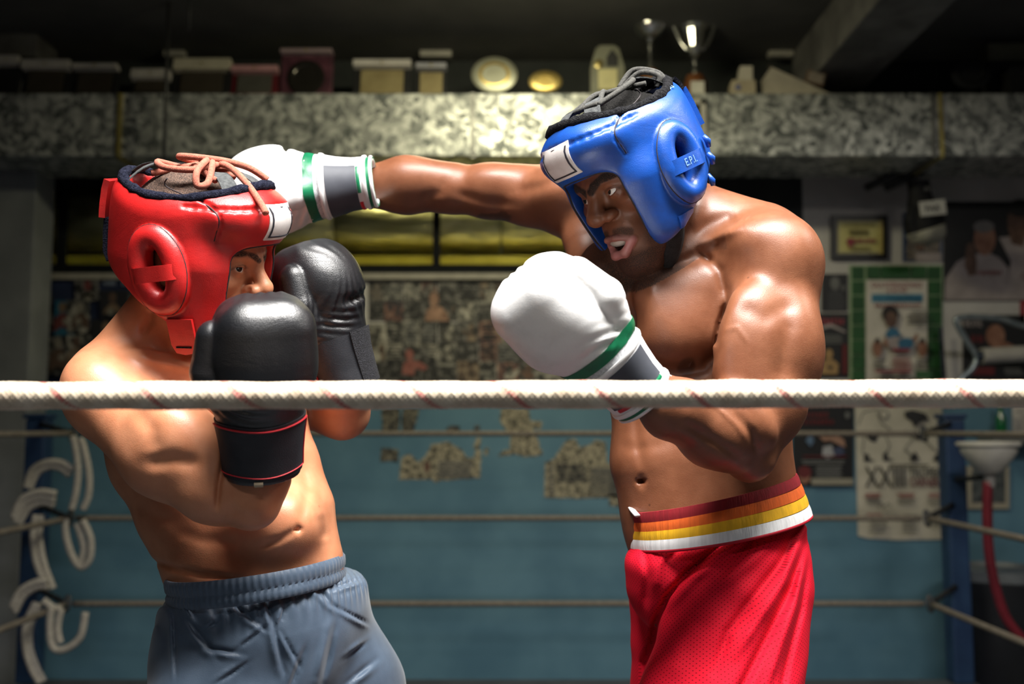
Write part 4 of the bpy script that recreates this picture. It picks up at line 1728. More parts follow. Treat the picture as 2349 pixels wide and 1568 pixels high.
def headgear(T, root, color_mat, fur_mat, web_mat, lace_mat, side, ring_ang, label):
    S = headgear_sdf(T, ring_ang)
    lace_r = .0052 if lace_mat is LACE_R else .0044
    c = T((0, 0, .01))
    h = .0029
    V, Q = mesh_sdf(S, axis_pts(c[0] - .18, c[0] + .18, h), axis_pts(c[1] - .18, c[1] + .18, h), axis_pts(c[2] - .18, c[2] + .18, h))
    me = mesh_np('headguard', V, Q)
    hg = link('headguard', me, color_mat, None, True)
    under(hg, root)
    hg['label'] = label
    # stitched seams, face edging, ear ring welts
    thread = plain('seam_thread', (.018, .012, .014), .7)
    for sx in (-1, 1):
        pts = [on_surface(S, T, (sx * (.071 - .0012 * i), 0, .120 - i * .0126), (sx * .25, -1, 0))[0] for i in range(7)]
        MB().tube(spline(pts, 4), .0011, 6).build('seam', thread, hg, True)
        pts = []
        for i in range(30):
            th = 2 * math.pi * i / 30
            yy, zz = (RING['a'] + RING['r'] * .98) * math.cos(th), (RING['b'] + RING['r'] * .98) * math.sin(th)
            ca, sa = math.cos(ring_ang), math.sin(ring_ang)
            p_, n_ = on_surface(S, T, (sx * .03, yy * ca + zz * sa + RING['c'][1], -yy * sa + zz * ca + RING['c'][2]), (sx, 0, 0))
            pts.append(p_)
        MB().tube(pts, .0010, 6, True).build('ring_welt', thread, hg, True)
        pts = []
        for (x, z) in ((.059, -.088), (.0625, -.06), (.0655, -.03), (.0660, .0), (.0630, .020), (.054, .032), (.040, .0375), (.020, .040), (.0, .0405)):
            p_, n_ = on_surface(S, T, (sx * x, -.02, z), (0, -1, 0))
            pts.append(p_ - n_ * .0006)
        MB().tube(spline(pts, 4), .0019, 6).build('face_edging', thread, hg, True)
    # fleece rim round the open crown
    rim = []
    for i in range(64):
        th = 2 * math.pi * i / 64
        y = .010 + .110 * math.sin(th)
        x = .088 * math.cos(th)
        rim.append(T((x, y, crown_z(x, y) - .004)))
    mb = MB()
    wiggle_tube(mb, rim, .0078, .45, 10, True)
    mb.build('fleece_rim', fur_mat, hg, True)
    # forehead patch
    us, vs = np.linspace(-.034, .034, 9), np.linspace(.050, .101, 7)
    pm = noise_mat('patch_white', (.62, .58, .56), (.72, .68, .66), 40, .55, 0, bump=.1, bscale=500)
    drape(S, T, us, vs, lambda u, v: (u, -.10, v), (0, -1, 0), .0008, .0012, 'brand_patch', pm, hg)
    bk = plain('patch_line', (.02, .02, .03), .5)
    for (u0, u1, v0, v1) in ((-.029, .029, .0945, .0965), (-.029, .029, .0545, .0565), (-.029, -.0265, .0545, .0965), (.0265, .029, .0545, .0965)):
        drape(S, T, np.linspace(u0, u1, 7 if u1 - u0 > .01 else 2), np.linspace(v0, v1, 2 if v1 - v0 < .01 else 6), lambda u, v: (u, -.10, v), (0, -1, 0), .0026, .0006, 'patch_border', bk, hg)
    # strap across the ear ring
    for sx in (-1, 1):
        ca, sa = math.cos(ring_ang), math.sin(ring_ang)
        pts, ups = [], []
        for t in np.linspace(-1, 1, 9):
            yy, zz = t * .0450, -.004 + .004 * t
            y = yy * ca + zz * sa + RING['c'][1]
            z = -yy * sa + zz * ca + RING['c'][2]
            pts.append(T((sx * (.1232 - .026 * max(0, abs(t) - .62) ** 1.5 / .234), y, z)))
        mb = MB()
        w = [.0105] * 9
        up = T.R @ np.array([0, sa, ca])
        V2 = []
        for p_ in pts:
            for a in (-1, 1):
                for b in (-1, 1):
                    V2.append(p_ + up * a * .0115 + (T.R[:, 0] * sx) * b * .0013)
        Fs = []
        for i in range(8):
            o = i * 4
            Fs += [(o, o + 4, o + 5, o + 1), (o + 2, o + 3, o + 7, o + 6), (o, o + 2, o + 6, o + 4), (o + 1, o + 5, o + 7, o + 3)]
        Fs += [(0, 1, 3, 2), (32, 34, 35, 33)]
        mb.add(V2, Fs)
        st = mb.build('ear_strap', color_mat, hg, True, angle=40)
        hg_extra.setdefault(id(hg), []).append((sx, pts, up))
    # webbing loops at the crown and crossing laces
    loops = [(.9, .022), (2.2, .022), (-.9, .022), (-2.2, .022), (1.57, .03), (-1.57, .02)]
    for th, hw in loops:
        mb = MB()
        for_pts = []
        for t in np.linspace(0, 1, 6):
            rr = 1 - .42 * t
            x, y = .087 * math.cos(th) * rr, .010 + .109 * math.sin(th) * rr
            z = (crown_z(.087 * math.cos(th), y) - .012) * (1 - t) + .134 * t
            for_pts.append(T((x, y, z + .006 * math.sin(t * 3))))
        tang = nrm(T.R @ np.array([-math.sin(th), math.cos(th), 0]))
        V2 = []
        for p_ in for_pts:
            V2 += [p_ - tang * hw * .6, p_ + tang * hw * .6]
        up = T.R[:, 2]
        V3 = V2 + [v + up * .0016 for v in V2]
        Fs = []
        n = len(V2)
        for i in range(5):
            o = i * 2
            Fs += [(o, o + 1, o + 3, o + 2), (n + o, n + o + 2, n + o + 3, n + o + 1), (o, o + 2, n + o + 2, n + o), (o + 1, n + o + 1, n + o + 3, o + 3)]
        Fs += [(0, n, n + 1, 1), (10, 11, n + 11, n + 10)]
        mb.add(V3, Fs)
        mb.build('webbing_loop', web_mat, hg, True, angle=50)
    lp = [((.050, .058, .121)), ((-.012, .01, .138)), ((-.050, -.048, .126)), ((-.04, .062, .121)), ((.012, .005, .140)), ((.050, -.046, .126)),
          ((0, .058, .122)), ((0, 0, .141)), ((0, -.05, .130))]
    for tri in (lp[:3], lp[3:6], lp[6:9]):
        mb = MB()
        mb.tube([T(p_) for p_ in spline(tri, 8)], lace_r, 8)
        mb.build('lace', lace_mat, hg, True)
    # loose lace bow
    for pts in side['bow']:
        mb = MB()
        mb.tube([T(p_) for p_ in spline(pts, 8)], lace_r, 8)
        mb.build('lace', lace_mat, hg, True)
    return hg, S


hg_extra = {}
RED_L = leather('leather_red', (.46, .012, .012), .33, dirt=(.34, .008, .009))
BLUE_L = leather('leather_blue', (.006, .062, .33), .31, dirt=(.008, .045, .22))
FUR_N = noise_mat('fleece_navy', (.004, .005, .012), (.02, .022, .04), 260, .95, 0, bump=1.0, bscale=500, bdist=.004, spec=.1)
FUR_K = noise_mat('fleece_black', (.004, .004, .005), (.02, .02, .022), 260, .95, 0, bump=1.0, bscale=500, bdist=.004, spec=.1)
WEB = noise_mat('webbing_grey', (.035, .038, .04), (.075, .08, .08), 220, .85, 0, bump=.6, bscale=700)
LACE_R = noise_mat('lace_salmon', (.36, .10, .065), (.50, .16, .105), 300, .9, 0, bump=.6, bscale=900)
LACE_K = noise_mat('lace_charcoal', (.03, .03, .028), (.07, .068, .06), 300, .9, 0, bump=.6, bscale=900)

STRAP_BLK = noise_mat('strap_webbing_black', (.006, .006, .007), (.015, .015, .017), 200, .85, 0, bump=.5, bscale=600)
red_bow = {'bow': [
    [(0, 0, .142), (-.03, -.02, .150), (-.066, -.028, .136), (-.075, -.035, .118), (-.063, -.044, .122), (-.03, -.03, .146), (0, -.01, .146)],
    [(0, 0, .144), (-.015, -.045, .146), (-.03, -.085, .128), (-.048, -.120, .104), (-.058, -.135, .092)],
    [(.01, .02, .142), (-.02, .03, .15), (-.01, -.03, .152), (.02, -.06, .145), (.035, -.085, .13)],
    [(.02, .05, .13), (-.03, .058, .138), (-.055, .03, .134), (-.05, -.01, .136), (-.01, -.03, .146)]]}
blue_bow = {'bow': [
    [(.01, .05, .132), (.03, .075, .140), (.055, .085, .122), (.05, .075, .108)],
    [(0, .05, .134), (.01, .085, .148), (.045, .098, .125), (.055, .09, .10)],
    [(.05, -.05, .126), (.062, -.01, .130), (.055, .03, .134), (.02, .06, .136)],
    [(-.045, -.055, .124), (.0, -.066, .132), (.05, -.05, .128)]]}
HG_R_OBJ, HGS_R = headgear(RH, PR, RED_L, FUR_N, WEB, LACE_R, red_bow, math.radians(20), 'red leather headguard with salmon laces and navy fleece lining')
HG_B_OBJ, HGS_B = headgear(BH, PB, BLUE_L, FUR_K, WEB, LACE_K, blue_bow, math.radians(10), 'scuffed blue leather headguard with charcoal laces')
eyes(BH, PB, (-.25, -1, .25), None)
eyes(RH, PR, (-.35, -1, .25), None)
for o in [c for c in list(PB.children) + list(PR.children) if c.name.startswith('eye')]:
    o.matrix_parent_inverse = Matrix.Translation(-o.parent.location)


def hair_cap(T, root, mat, name='hair'):
    S = Sdf()
    S.add(Ell(T((0, .012, .044)), np.array([.0795, .1015, .0895]) * T.s, T.R), .01)
    S.clip(Fn(lambda p: (.055 + .12 * np.minimum(T.inv(p)[:, 1], .0) * -1 - T.inv(p)[:, 2]) * T.s, T((0, 0, 0)), .5), .004)

    def post(D, p):
        return D - .0011 * np.sin(p[:, 0] * 900) * np.sin(p[:, 1] * 800 + 1) * np.sin(p[:, 2] * 850 + 2)
    S.post = post
    c = T((0, .01, .09))
    h = .003
    V, Q = mesh_sdf(S, axis_pts(c[0] - .14, c[0] + .14, h), axis_pts(c[1] - .14, c[1] + .14, h), axis_pts(c[2] - .14, c[2] + .14, h))
    o = link(name, mesh_np(name, V, Q), mat, None, True)
    under(o, root)
    return o


hair_cap(BH, PB, noise_mat('hair_black', (.002, .002, .002), (.012, .011, .010), 350, .85, 0, bump=1.0, bscale=600, bdist=.004, spec=.15))
hair_cap(RH, PR, noise_mat('hair_brown', (.05, .03, .022), (.17, .10, .07), 350, .7, 0, bump=1.0, bscale=600, bdist=.004))
# mouthguard
mg = MB().lathe([(.0235 * BH.s * math.sin(t), .0108 * math.cos(t)) for t in np.linspace(.05, math.pi - .05, 14)], (0, 0, 0), 26)
mg.V = [tuple(BH((v[0], v[1] * .72 - .0835, v[2] - .0740))) for v in mg.V]
under(mg.build('mouthguard', noise_mat('mouthguard_clear', (.42, .40, .34), (.55, .52, .46), 60, .12, 0), None, True), PB)['label'] = 'cloudy white mouthguard over the upper teeth'

# chin straps, rear straps and marker writing on the headguards
def plate(pts, nrmv, thick, name, mat, parent):
    pts = [np.asarray(p, float) for p in pts]
    n_ = len(pts)
    mb = MB()
    mb.add(pts + [p + nrmv * thick for p in pts], [tuple(range(n_ - 1, -1, -1)), tuple(range(n_, 2 * n_))] + [(i, (i + 1) % n_, n_ + (i + 1) % n_, n_ + i) for i in range(n_)])
    return mb.build(name, mat, parent)


def chin_flap(T, sx, mat, hg):
    c = on_surface(HGS_R if hg is HG_R_OBJ else HGS_B, T, (sx * .05, -.035, -.082), (sx, 0, 0))[0]
    down = nrm(T.R @ np.array([0, -.16, -1.0]))
    fw = nrm(T.R @ np.array([0, -1, .16]))
    out = nrm(T.R @ np.array([sx, 0, 0]))
    w, L_ = .021, .056
    pts = []
    for a, b in ((-1, 0), (1, 0), (1, .72), (.72, .95), (0, 1.0), (-.72, .95), (-1, .72)):
        pts.append(c + out * .002 + fw * w * a + down * (L_ * b - .010) - out * .012 * b)
    f = plate(pts, out, .005, 'chin_strap', mat, hg)
    m_ = np.mean(pts, 0)
    s0 = c + out * .0078 + down * (L_ * .78 - .010) - out * .012 * .78
    plate([s0 - fw * .013 - down * .0012, s0 + fw * .013 - down * .0012, s0 + fw * .013 + down * .0012, s0 - fw * .013 + down * .0012], out, .0008, 'strap_slot', FUR_K, hg)
    return f


chin_flap(RH, -1, RED_L, HG_R_OBJ)
us, vs = np.linspace(-.042, .042, 7), np.linspace(.045, .098, 6)
drape(HGS_R, RH, us, vs, lambda u, v: (u, 0, v), (0, 1, 0), .010, .006, 'rear_strap', RED_L, HG_R_OBJ)
drape(HGS_R, RH, np.linspace(-.04, .04, 6), np.linspace(-.015, .045, 6), lambda u, v: (u, 0, v), (0, 1, 0), .004, .005, 'rear_hook_tape', FUR_N, HG_R_OBJ)
drape(HGS_B, BH, np.linspace(-.042, .042, 7), np.linspace(.020, .085, 6), lambda u, v: (u, 0, v), (0, 1, 0), .008, .006, 'rear_strap', BLUE_L, HG_B_OBJ)
drape(HGS_B, BH, np.linspace(-.046, .046, 7), np.linspace(.085, .112, 4), lambda u, v: (u, 0, v), (0, 1, 0), .006, .004, 'rear_hook_tape', FUR_K, HG_B_OBJ)
for k_ in range(3):
    p_, n_ = on_surface(HGS_B, BH, (.055 + .004 * k_, 0, .0 - .026 * k_), (.55, 1, 0))
    ax_ = nrm(BH.R[:, 2])
    MB().tube([p_ + n_ * .006 + ax_ * .010, p_ + n_ * .009, p_ + n_ * .006 - ax_ * .010], [.0035, .0055, .0035], 8).build('rear_lace_tab', BLUE_L, HG_B_OBJ, True)
# black webbing below the blue headguard's cheek
cpts = [(.060, -.022, -.088), (.050, -.030, -.112), (.030, -.040, -.135), (.0, -.045, -.143), (-.03, -.04, -.135), (-.055, -.028, -.095)]
mb = MB()
mb.tube([BH(p_) for p_ in spline(cpts, 6)], .016, 8, ratio=.18, up=np.array([BH.R @ nrm((p_[0] * 12, -.3, p_[2] + .02)) for p_ in spline(cpts, 6)]))
mb.build('chin_strap', STRAP_BLK, HG_B_OBJ, True)
drape(HGS_B, BH, np.linspace(-.045, -.012, 6), np.linspace(-.094, -.076, 4), lambda u, v: (0, u, v), (1, 0, 0), .001, .0018, 'strap_keeper', BLUE_L, HG_B_OBJ)
pale_blue = plain('marker_pale_blue', (.16, .30, .52), .5)
for sx, pts_, up_ in hg_extra[id(HG_B_OBJ)]:
    if sx < 0:
        continue
    u_ = nrm(pts_[5] - pts_[3])
    nn = BH.R[:, 0]
    text_mesh('marker_writing', 'E.P.I.', .017, pts_[4] + nn * .0022, u_, nrm(up_ - u_ * (up_ @ u_)), pale_blue, HG_B_OBJ, .0002, 'CENTER', .8)
p_, n_ = on_surface(HGS_B, BH, (.05, .050, .098), (1, .55, 0))
u_ = nrm(np.cross(BH.R[:, 2], n_))
text_mesh('marker_writing', '100', .020, p_ + n_ * .0012, u_, np.cross(n_, u_), pale_blue, HG_B_OBJ, .0002, 'CENTER', .9)
# ------------------------------------------------------------------ posters, photographs and clippings
LAYER = {}


class Sheet:
    """flat print fixed to the wall; print blocks are laid over it in real thin layers"""

    def __init__(s, name, x0, y0, x1, y1, mat, label, cat, group=None, Y=WALL_Y - .006, th=.003, poly=None):
        s.Y = Y
        c = (P(x0, y1, Y) + P(x1, y0, Y)) / 2
        s.root = empty(name, (c[0], Y, c[2]))
        tag(s.root, label, cat, group)
        s.n = 1
        s.th = th
        pl = poly or [(x0, y1), (x1, y1), (x1, y0), (x0, y0)]
        s.shape(pl, mat, 'paper', th, base=True)

    def shape(s, pts, mat, name='printed_block', th=.0004, base=False):
        Y = s.Y
        off = 0 if base else s.n * .0007
        P3 = [P(a, b, Y) for a, b in pts]
        mb = MB()
        n = len(P3)
        front = [np.array([p[0], Y - (s.th if not base else 0) - off - (0 if not base else 0), p[2]]) for p in P3]
        if base:
            front = [np.array([p[0], Y - th, p[2]]) for p in P3]
            back = [np.array([p[0], Y, p[2]]) for p in P3]
        else:
            back = [f + np.array([0, .0006, 0]) for f in front]
        Fs = [tuple(range(n)), tuple(range(2 * n - 1, n - 1, -1))]
        for i in range(n):
            j = (i + 1) % n
            Fs.append((i, n + i, n + j, j))
        mb.add(front + back, Fs)
        o = mb.build(name, mat, s.root)
        o.matrix_parent_inverse = Matrix.Translation(-s.root.location)
        return o

    def rect(s, x0, y0, x1, y1, mat, name='printed_block', slant=0):
        s.n += 1
        o = s.shape([(x0, y1), (x1, y1), (x1 + slant, y0), (x0 + slant, y0)], mat, name)
        return o

    def ell(s, cx, cy, rx, ry, mat, name='printed_figure', n=16):
        s.n += 1
        return s.shape([(cx + rx * math.cos(2 * math.pi * i / n), cy - ry * math.sin(2 * math.pi * i / n)) for i in range(n)], mat, name)

    def poly(s, pts, mat, name='printed_figure'):
        s.n += 1
        return s.shape(pts, mat, name)

    def text(s, cx, cy, h, body, mat, sx=1.0, bold=0.0):
        s.n += 1
        c = P(cx, cy, s.Y)
        c[1] = s.Y - s.th - s.n * .0007
        o = text_mesh('printed_text', body, M(h, s.Y), c, (1, 0, 0), (0, 0, 1), mat, s.root, 0.0, 'CENTER', sx, bold)
        o.matrix_parent_inverse = Matrix.Translation(-s.root.location)
        return o

    def strokes(s, x0, x1, y0, y1, n, mat):
        """a word too blurred to read: a row of uneven upright strokes"""
        w_ = (x1 - x0) / n
        for i in range(n):
            a = x0 + i * w_ + random.uniform(0, .12) * w_
            s.rect(a, y0 + random.uniform(0, .2) * (y1 - y0), a + w_ * random.uniform(.55, .8), y1 - random.uniform(0, .15) * (y1 - y0), mat, 'printed_letter', random.uniform(-1, 1))

    def lines(s, x0, x1, y0, y1, n, mat, jit=.3):
        for i in range(n):
            y = y0 + (y1 - y0) * i / max(n - 1, 1)
            a = x0 + (x1 - x0) * jit * random.random() * .5
            b = x1 - (x1 - x0) * jit * random.random() * .5
            s.rect(a, y - 1.6, b, y + 1.6, mat, 'printed_line')


ink = plain('ink_black', (.02, .02, .022), .7)
inkr = plain('ink_red', (.22, .035, .05), .7)
inkb = plain('ink_blue', (.03, .13, .24), .7)
cream = noise_mat('paper_cream', (.42, .39, .32), (.52, .48, .40), 7, .75)
paper = noise_mat('paper_white', (.50, .47, .42), (.60, .56, .51), 7, .75)
blackp = plain('print_black', (.010, .010, .012), .45)
skinp = noise_mat('print_skin', (.20, .085, .05), (.30, .15, .10), 20, .5)
skind = noise_mat('print_skin_dark', (.07, .035, .025), (.14, .075, .05), 20, .5)
shirt = noise_mat('print_shirt', (.28, .24, .24), (.36, .31, .31), 12, .5)
greenp = noise_mat('print_green', (.008, .055, .012), (.014, .085, .018), 9, .5)
greenl = plain('print_green_line', (.10, .22, .09), .5)

# framed certificate
s = Sheet('framed_certificate', 1904, 496, 2032, 596, plain('frame_black', (.012, .011, .012), .35), 'black-framed gold certificate with a red emblem', 'certificate', Y=WALL_Y - .002, th=.03)
s.rect(1917, 508, 2020, 584, noise_mat('cert_mat', (.30, .27, .16), (.36, .33, .2), 9, .4))
s.rect(1921, 512, 2012, 580, noise_mat('cert_gold', (.42, .37, .12), (.52, .47, .18), 9, .4))
s.rect(2012, 508, 2020, 584, noise_mat('cert_edge', (.40, .32, .10), (.5, .4, .14), 9, .3))
s.strokes(1930, 2004, 514, 523, 11, plain('ink_gold', (.30, .26, .08), .5))
s.lines(1936, 1996, 531, 541, 3, plain('ink_olive', (.22, .19, .07), .6))
s.strokes(1954, 2002, 550, 561, 9, inkr)
s.ell(1944, 558, 9, 9, inkr)
s.rect(1940, 566, 1946, 572, inkr)
s.lines(1940, 1990, 570, 574, 2, plain('ink_olive', (.22, .19, .07), .6))

# photograph behind the hanging glove
s = Sheet('colour_photograph', 2070, 488, 2160, 600, plain('photo_blue', (.03, .06, .14), .5), 'blue-bordered photograph behind the hanging glove', 'photograph')
s.rect(2078, 545, 2155, 596, noise_mat('photo_crowd', (.03, .03, .04), (.22, .18, .15), 60, .5, contrast=(.4, .6)))
s.rect(2100, 580, 2158, 600, shirt)
s.ell(2110, 560, 12, 14, skind)

# large photograph of two men in white shirts
s = Sheet('wall_photograph', 2164, 463, 2420, 690, blackp, 'large dark photograph of two men in white shirts', 'photograph')
s.poly([(2166, 688), (2168, 640), (2195, 600), (2225, 585), (2262, 578), (2290, 590), (2312, 615), (2308, 688)], shirt)
s.ell(2258, 548, 25, 38, skinp)
s.ell(2256, 520, 24, 14, plain('print_grey_hair', (.16, .15, .15), .5))
s.poly([(2216, 560), (2230, 555), (2240, 600), (2238, 630), (2222, 634), (2212, 610)], skind)
s.poly([(2300, 688), (2318, 600), (2290, 545), (2345, 540), (2420, 560), (2420, 688)], shirt)
s.ell(2335, 510, 26, 42, skind)
s.ell(2338, 478, 28, 20, plain('print_dark_hair', (.012, .010, .010), .5))
s.poly([(2312, 540), (2350, 545), (2345, 566), (2320, 560)], skind)
s.strokes(2240, 2296, 620, 631, 9, plain('ink_rose', (.22, .09, .09), .6))
s.text(2345, 634, 20, 'C', plain('ink_rose', (.22, .09, .09), .6), 1.0)

# green bordered gala poster
s = Sheet('event_poster', 1948, 608, 2162, 900, noise_mat('poster_pale_green', (.22, .32, .18), (.27, .37, .22), 9, .6), 'green-bordered gala boxing poster with a cartoon boxer', 'poster')
for i in range(8):
    for x0, x1 in ((1953, 1982), (2127, 2158)):
        s.rect(x0, 611 + i * 34, x1, 642 + i * 34, greenp, 'printed_tile')
for x0, x1 in ((1986, 2016), (2019, 2052), (2052, 2084), (2088, 2122)):
    s.rect(x0, 611, x1, 640, greenp, 'printed_tile')
s.rect(1984, 643, 2124, 896, paper)
s.text(2054, 655, 17, 'GALA INTERNAZIONALE', inkr, .62, .02)
s.text(2054, 668, 13, 'di BOXE', inkr, 1.0, .02)
s.rect(1996, 675, 2114, 694, plain('print_cyan', (.06, .22, .32), .6))
s.strokes(2000, 2110, 678, 691, 16, inkb)
s.strokes(2002, 2106, 698, 705, 20, inkr)
s.ell(2035, 722, 19, 20, plain('print_hair', (.012, .01, .01), .6))
s.ell(2037, 735, 14, 19, skind)
s.poly([(2024, 765), (2036, 752), (2052, 757), (2060, 772), (2040, 782), (2026, 776)], inkb)
s.poly([(2018, 783), (2028, 774), (2034, 790), (2026, 800)], skinp)
s.poly([(2026, 778), (2050, 772), (2060, 790), (2052, 800), (2034, 800)], shirt)
s.poly([(2052, 784), (2066, 776), (2090, 778), (2084, 800), (2056, 806)], inkb)
s.poly([(2084, 780), (2094, 766), (2099, 770), (2092, 788)], skinp)
s.poly([(2036, 800), (2080, 800), (2078, 808), (2040, 808)], inkr)
for x in (2005, 2107):
    s.ell(x, 800, 11, 20, skinp)
    s.ell(x, 783, 6, 6, plain('print_hair', (.012, .01, .01), .6))
s.strokes(2082, 2116, 716, 723, 8, ink)
s.lines(2070, 2122, 726, 744, 4, ink)
s.lines(1994, 2024, 828, 846, 4, ink)
s.lines(2032, 2082, 822, 846, 5, inkr)
s.lines(2090, 2120, 828, 846, 4, ink)
s.rect(1996, 850, 2080, 856, inkr)
s.lines(1998, 2080, 860, 890, 5, ink)
s.rect(2088, 852, 2124, 870, noise_mat('print_green_dots', (.01, .06, .02), (.05, .14, .05), 120, .6))
s.poly([(2140, 752), (2148, 752), (2158, 870), (2146, 870)], plain('print_navy', (.012, .016, .03), .5))

# small black and white photograph, two dark event posters
s = Sheet('portrait_photograph', 1884, 628, 1944, 713, blackp, 'small black-and-white portrait photograph beside the green poster', 'photograph')
s.ell(1915, 650, 11, 15, plain('print_grey', (.13, .13, .13), .5))
s.poly([(1898, 672), (1912, 664), (1930, 668), (1940, 690), (1934, 712), (1900, 712)], plain('print_grey_dark', (.035, .035, .04), .5))
s.ell(1934, 660, 5, 6, plain('print_grey', (.13, .13, .13), .5))
s = Sheet('event_poster', 1868, 718, 1947, 866, blackp, 'dark event poster with a bare-chested boxer beside the green poster', 'poster')
s.strokes(1882, 1936, 728, 746, 6, inkr)
s.poly([(1872, 752), (1905, 742), (1940, 760), (1938, 764), (1905, 750), (1872, 758)], shirt)
s.lines(1878, 1936, 770, 786, 4, plain('ink_grey', (.14, .14, .14), .6))
s.ell(1900, 812, 9, 12, plain('print_gold_skin', (.36, .22, .09), .5))
s.poly([(1882, 858), (1884, 830), (1898, 822), (1912, 826), (1922, 836), (1920, 858)], plain('print_gold_skin', (.36, .22, .09), .5))
s.poly([(1894, 840), (1910, 840), (1904, 850)], blackp)
s.rect(1930, 790, 1942, 858, plain('ink_dark_red', (.11, .01, .012), .6))
s = Sheet('event_poster', 1818, 912, 1958, 1114, blackp, 'dark event poster with red lettering below the ring rope', 'poster')
s.strokes(1838, 1900, 944, 958, 7, plain('ink_dark_red', (.16, .014, .018), .6))
s.strokes(1842, 1912, 960, 974, 8, plain('ink_dark_red', (.16, .014, .018), .6))
s.ell(1942, 952, 6, 8, plain('print_grey', (.13, .13, .13), .5))
s.poly([(1846, 1010), (1858, 995), (1866, 1010), (1858, 1024)], plain('print_glow', (.10, .16, .26), .5))
s.poly([(1876, 1000), (1896, 992), (1916, 996), (1934, 1008), (1938, 1026), (1920, 1018), (1904, 1010), (1888, 1012)], plain('print_pale_skin', (.30, .17, .12), .5))
s.poly([(1886, 1024), (1906, 1020), (1912, 1044), (1896, 1052), (1884, 1044)], plain('print_white_trunks', (.32, .32, .34), .5))
s.poly([(1906, 1030), (1930, 1022), (1936, 1040), (1916, 1046)], plain('print_navy_trunks', (.04, .05, .10), .5))
s.lines(1832, 1950, 1046, 1046, 1, plain('ink_dark_red', (.16, .014, .018), .6))
s.lines(1836, 1948, 1056, 1062, 2, plain('ink_grey', (.14, .14, .14), .6))
s.lines(1866, 1930, 1070, 1092, 5, plain('ink_grey', (.14, .14, .14), .6))
s.ell(1842, 1090, 14, 20, skinp)
s.ell(1842, 1082, 16, 14, plain('ink_dark_red', (.16, .014, .018), .6))
s.rect(1858, 1096, 1954, 1111, plain('print_bar', (.26, .24, .19), .6))

# white trophy poster with two drawn boxers
s = Sheet('trophy_poster', 1962, 912, 2166, 1236, cream, 'pale poster reading XXIII TROFEO with two sketched boxers', 'poster',
          poly=[(1968, 1228), (1990, 1234), (2060, 1238), (2166, 1236), (2160, 912), (1960, 912)])
grey = plain('ink_sketch', (.16, .155, .14), .7)


def limb(s, pts, w, mat):
    for (a, b) in zip(pts[:-1], pts[1:]):
        d = nrm(np.array([b[0] - a[0], b[1] - a[1]]))
        n_ = np.array([-d[1], d[0]]) * w
        s.poly([(a[0] + n_[0], a[1] + n_[1]), (a[0] - n_[0], a[1] - n_[1]), (b[0] - n_[0], b[1] - n_[1]), (b[0] + n_[0], b[1] + n_[1])], mat, 'printed_stroke')


limb(s, [(1968, 975), (1980, 945), (2010, 938), (2035, 950)], 1.3, grey)
limb(s, [(1982, 1000), (1978, 1040), (1985, 1046)], 1.3, grey)
limb(s, [(2030, 1000), (2040, 1020), (2030, 1045)], 1.3, grey)
limb(s, [(2010, 945), (2020, 970), (2042, 985)], 1.3, grey)
s.poly([(1984, 996), (2000, 992), (2014, 1000), (2006, 1014), (1992, 1008)], ink)
s.poly([(1981, 1040), (1990, 1040), (1994, 1052), (2006, 1056), (1980, 1058)], ink)
s.poly([(2024, 1040), (2032, 1034), (2036, 1050), (2050, 1054), (2024, 1056)], ink)
s.ell(2026, 950, 11, 12, grey)
s.ell(2026, 950, 8, 9, cream)
limb(s, [(2074, 985), (2092, 1005), (2072, 1030), (2090, 1044)], 1.3, grey)
limb(s, [(2110, 1000), (2140, 1030), (2156, 1040)], 1.3, grey)
s.poly([(2072, 944), (2090, 940), (2120, 948), (2128, 962), (2110, 966), (2096, 980), (2088, 964), (2074, 956)], ink)
s.poly([(2092, 1000), (2108, 994), (2118, 1002), (2104, 1008)], ink)
s.poly([(2084, 1050), (2096, 1034), (2106, 1052), (2088, 1058)], ink)
s.poly([(2140, 1044), (2158, 1036), (2156, 1056), (2138, 1056)], ink)
s.text(2029, 1095, 66, 'XXIII', ink, .66, .005)
s.text(2122, 1084, 30, 'TROFEO', plain('ink_grey_dark', (.10, .10, .10), .6), .70, .02)
s.text(2122, 1106, 26, 'CARNERA', plain('ink_maroon', (.12, .02, .04), .6), .66, .02)
s.lines(2030, 2130, 1066, 1066, 1, ink)
for cx, w in ((1998, 20), (2074, 22), (2142, 20)):
    s.lines(cx - w, cx + w, 1132, 1138, 2, inkr)
    s.lines(cx - w, cx + w, 1144, 1150, 2, grey)
s.lines(1980, 2020, 1178, 1184, 2, inkr)
s.lines(1988, 2032, 1192, 1216, 5, grey)
s.lines(2064, 2100, 1180, 1216, 7, grey)
s.lines(2130, 2160, 1184, 1200, 4, grey)
limb(s, [(2008, 1160), (2016, 1150), (2020, 1162), (2030, 1152), (2038, 1160)], 1.0, ink)

# poster at the right edge and the equipment before it
s = Sheet('boxing_poster', 2208, 722, 2420, 872, blackp, 'dark boxing poster with a bald fighter behind the bent metal tube', 'poster')
s.text(2232, 742, 22, 'BOXE', shirt, .7, .02)
s.strokes(2226, 2256, 768, 786, 4, plain('ink_dark_red', (.16, .014, .018), .6))
s.ell(2282, 770, 22, 26, skinp)
s.poly([(2276, 792), (2302, 782), (2340, 800), (2420, 800), (2420, 830), (2270, 824)], skinp)
s.rect(2225, 842, 2280, 860, plain('ink_dark_red', (.11, .01, .012), .6))
s.lines(2300, 2345, 846, 858, 3, plain('ink_grey', (.14, .14, .14), .6))
s = Sheet('red_notice', 2340, 690, 2430, 745, plain('notice_red', (.25, .02, .03), .6), 'red notice at the right edge of the wall', 'notice')
s.rect(2352, 700, 2420, 738, paper)
fr_ = empty('tube_frame', tuple(P(2230, 870, 5.2)))
tag(fr_, 'bent pale metal tube frame with a white roller', 'equipment')
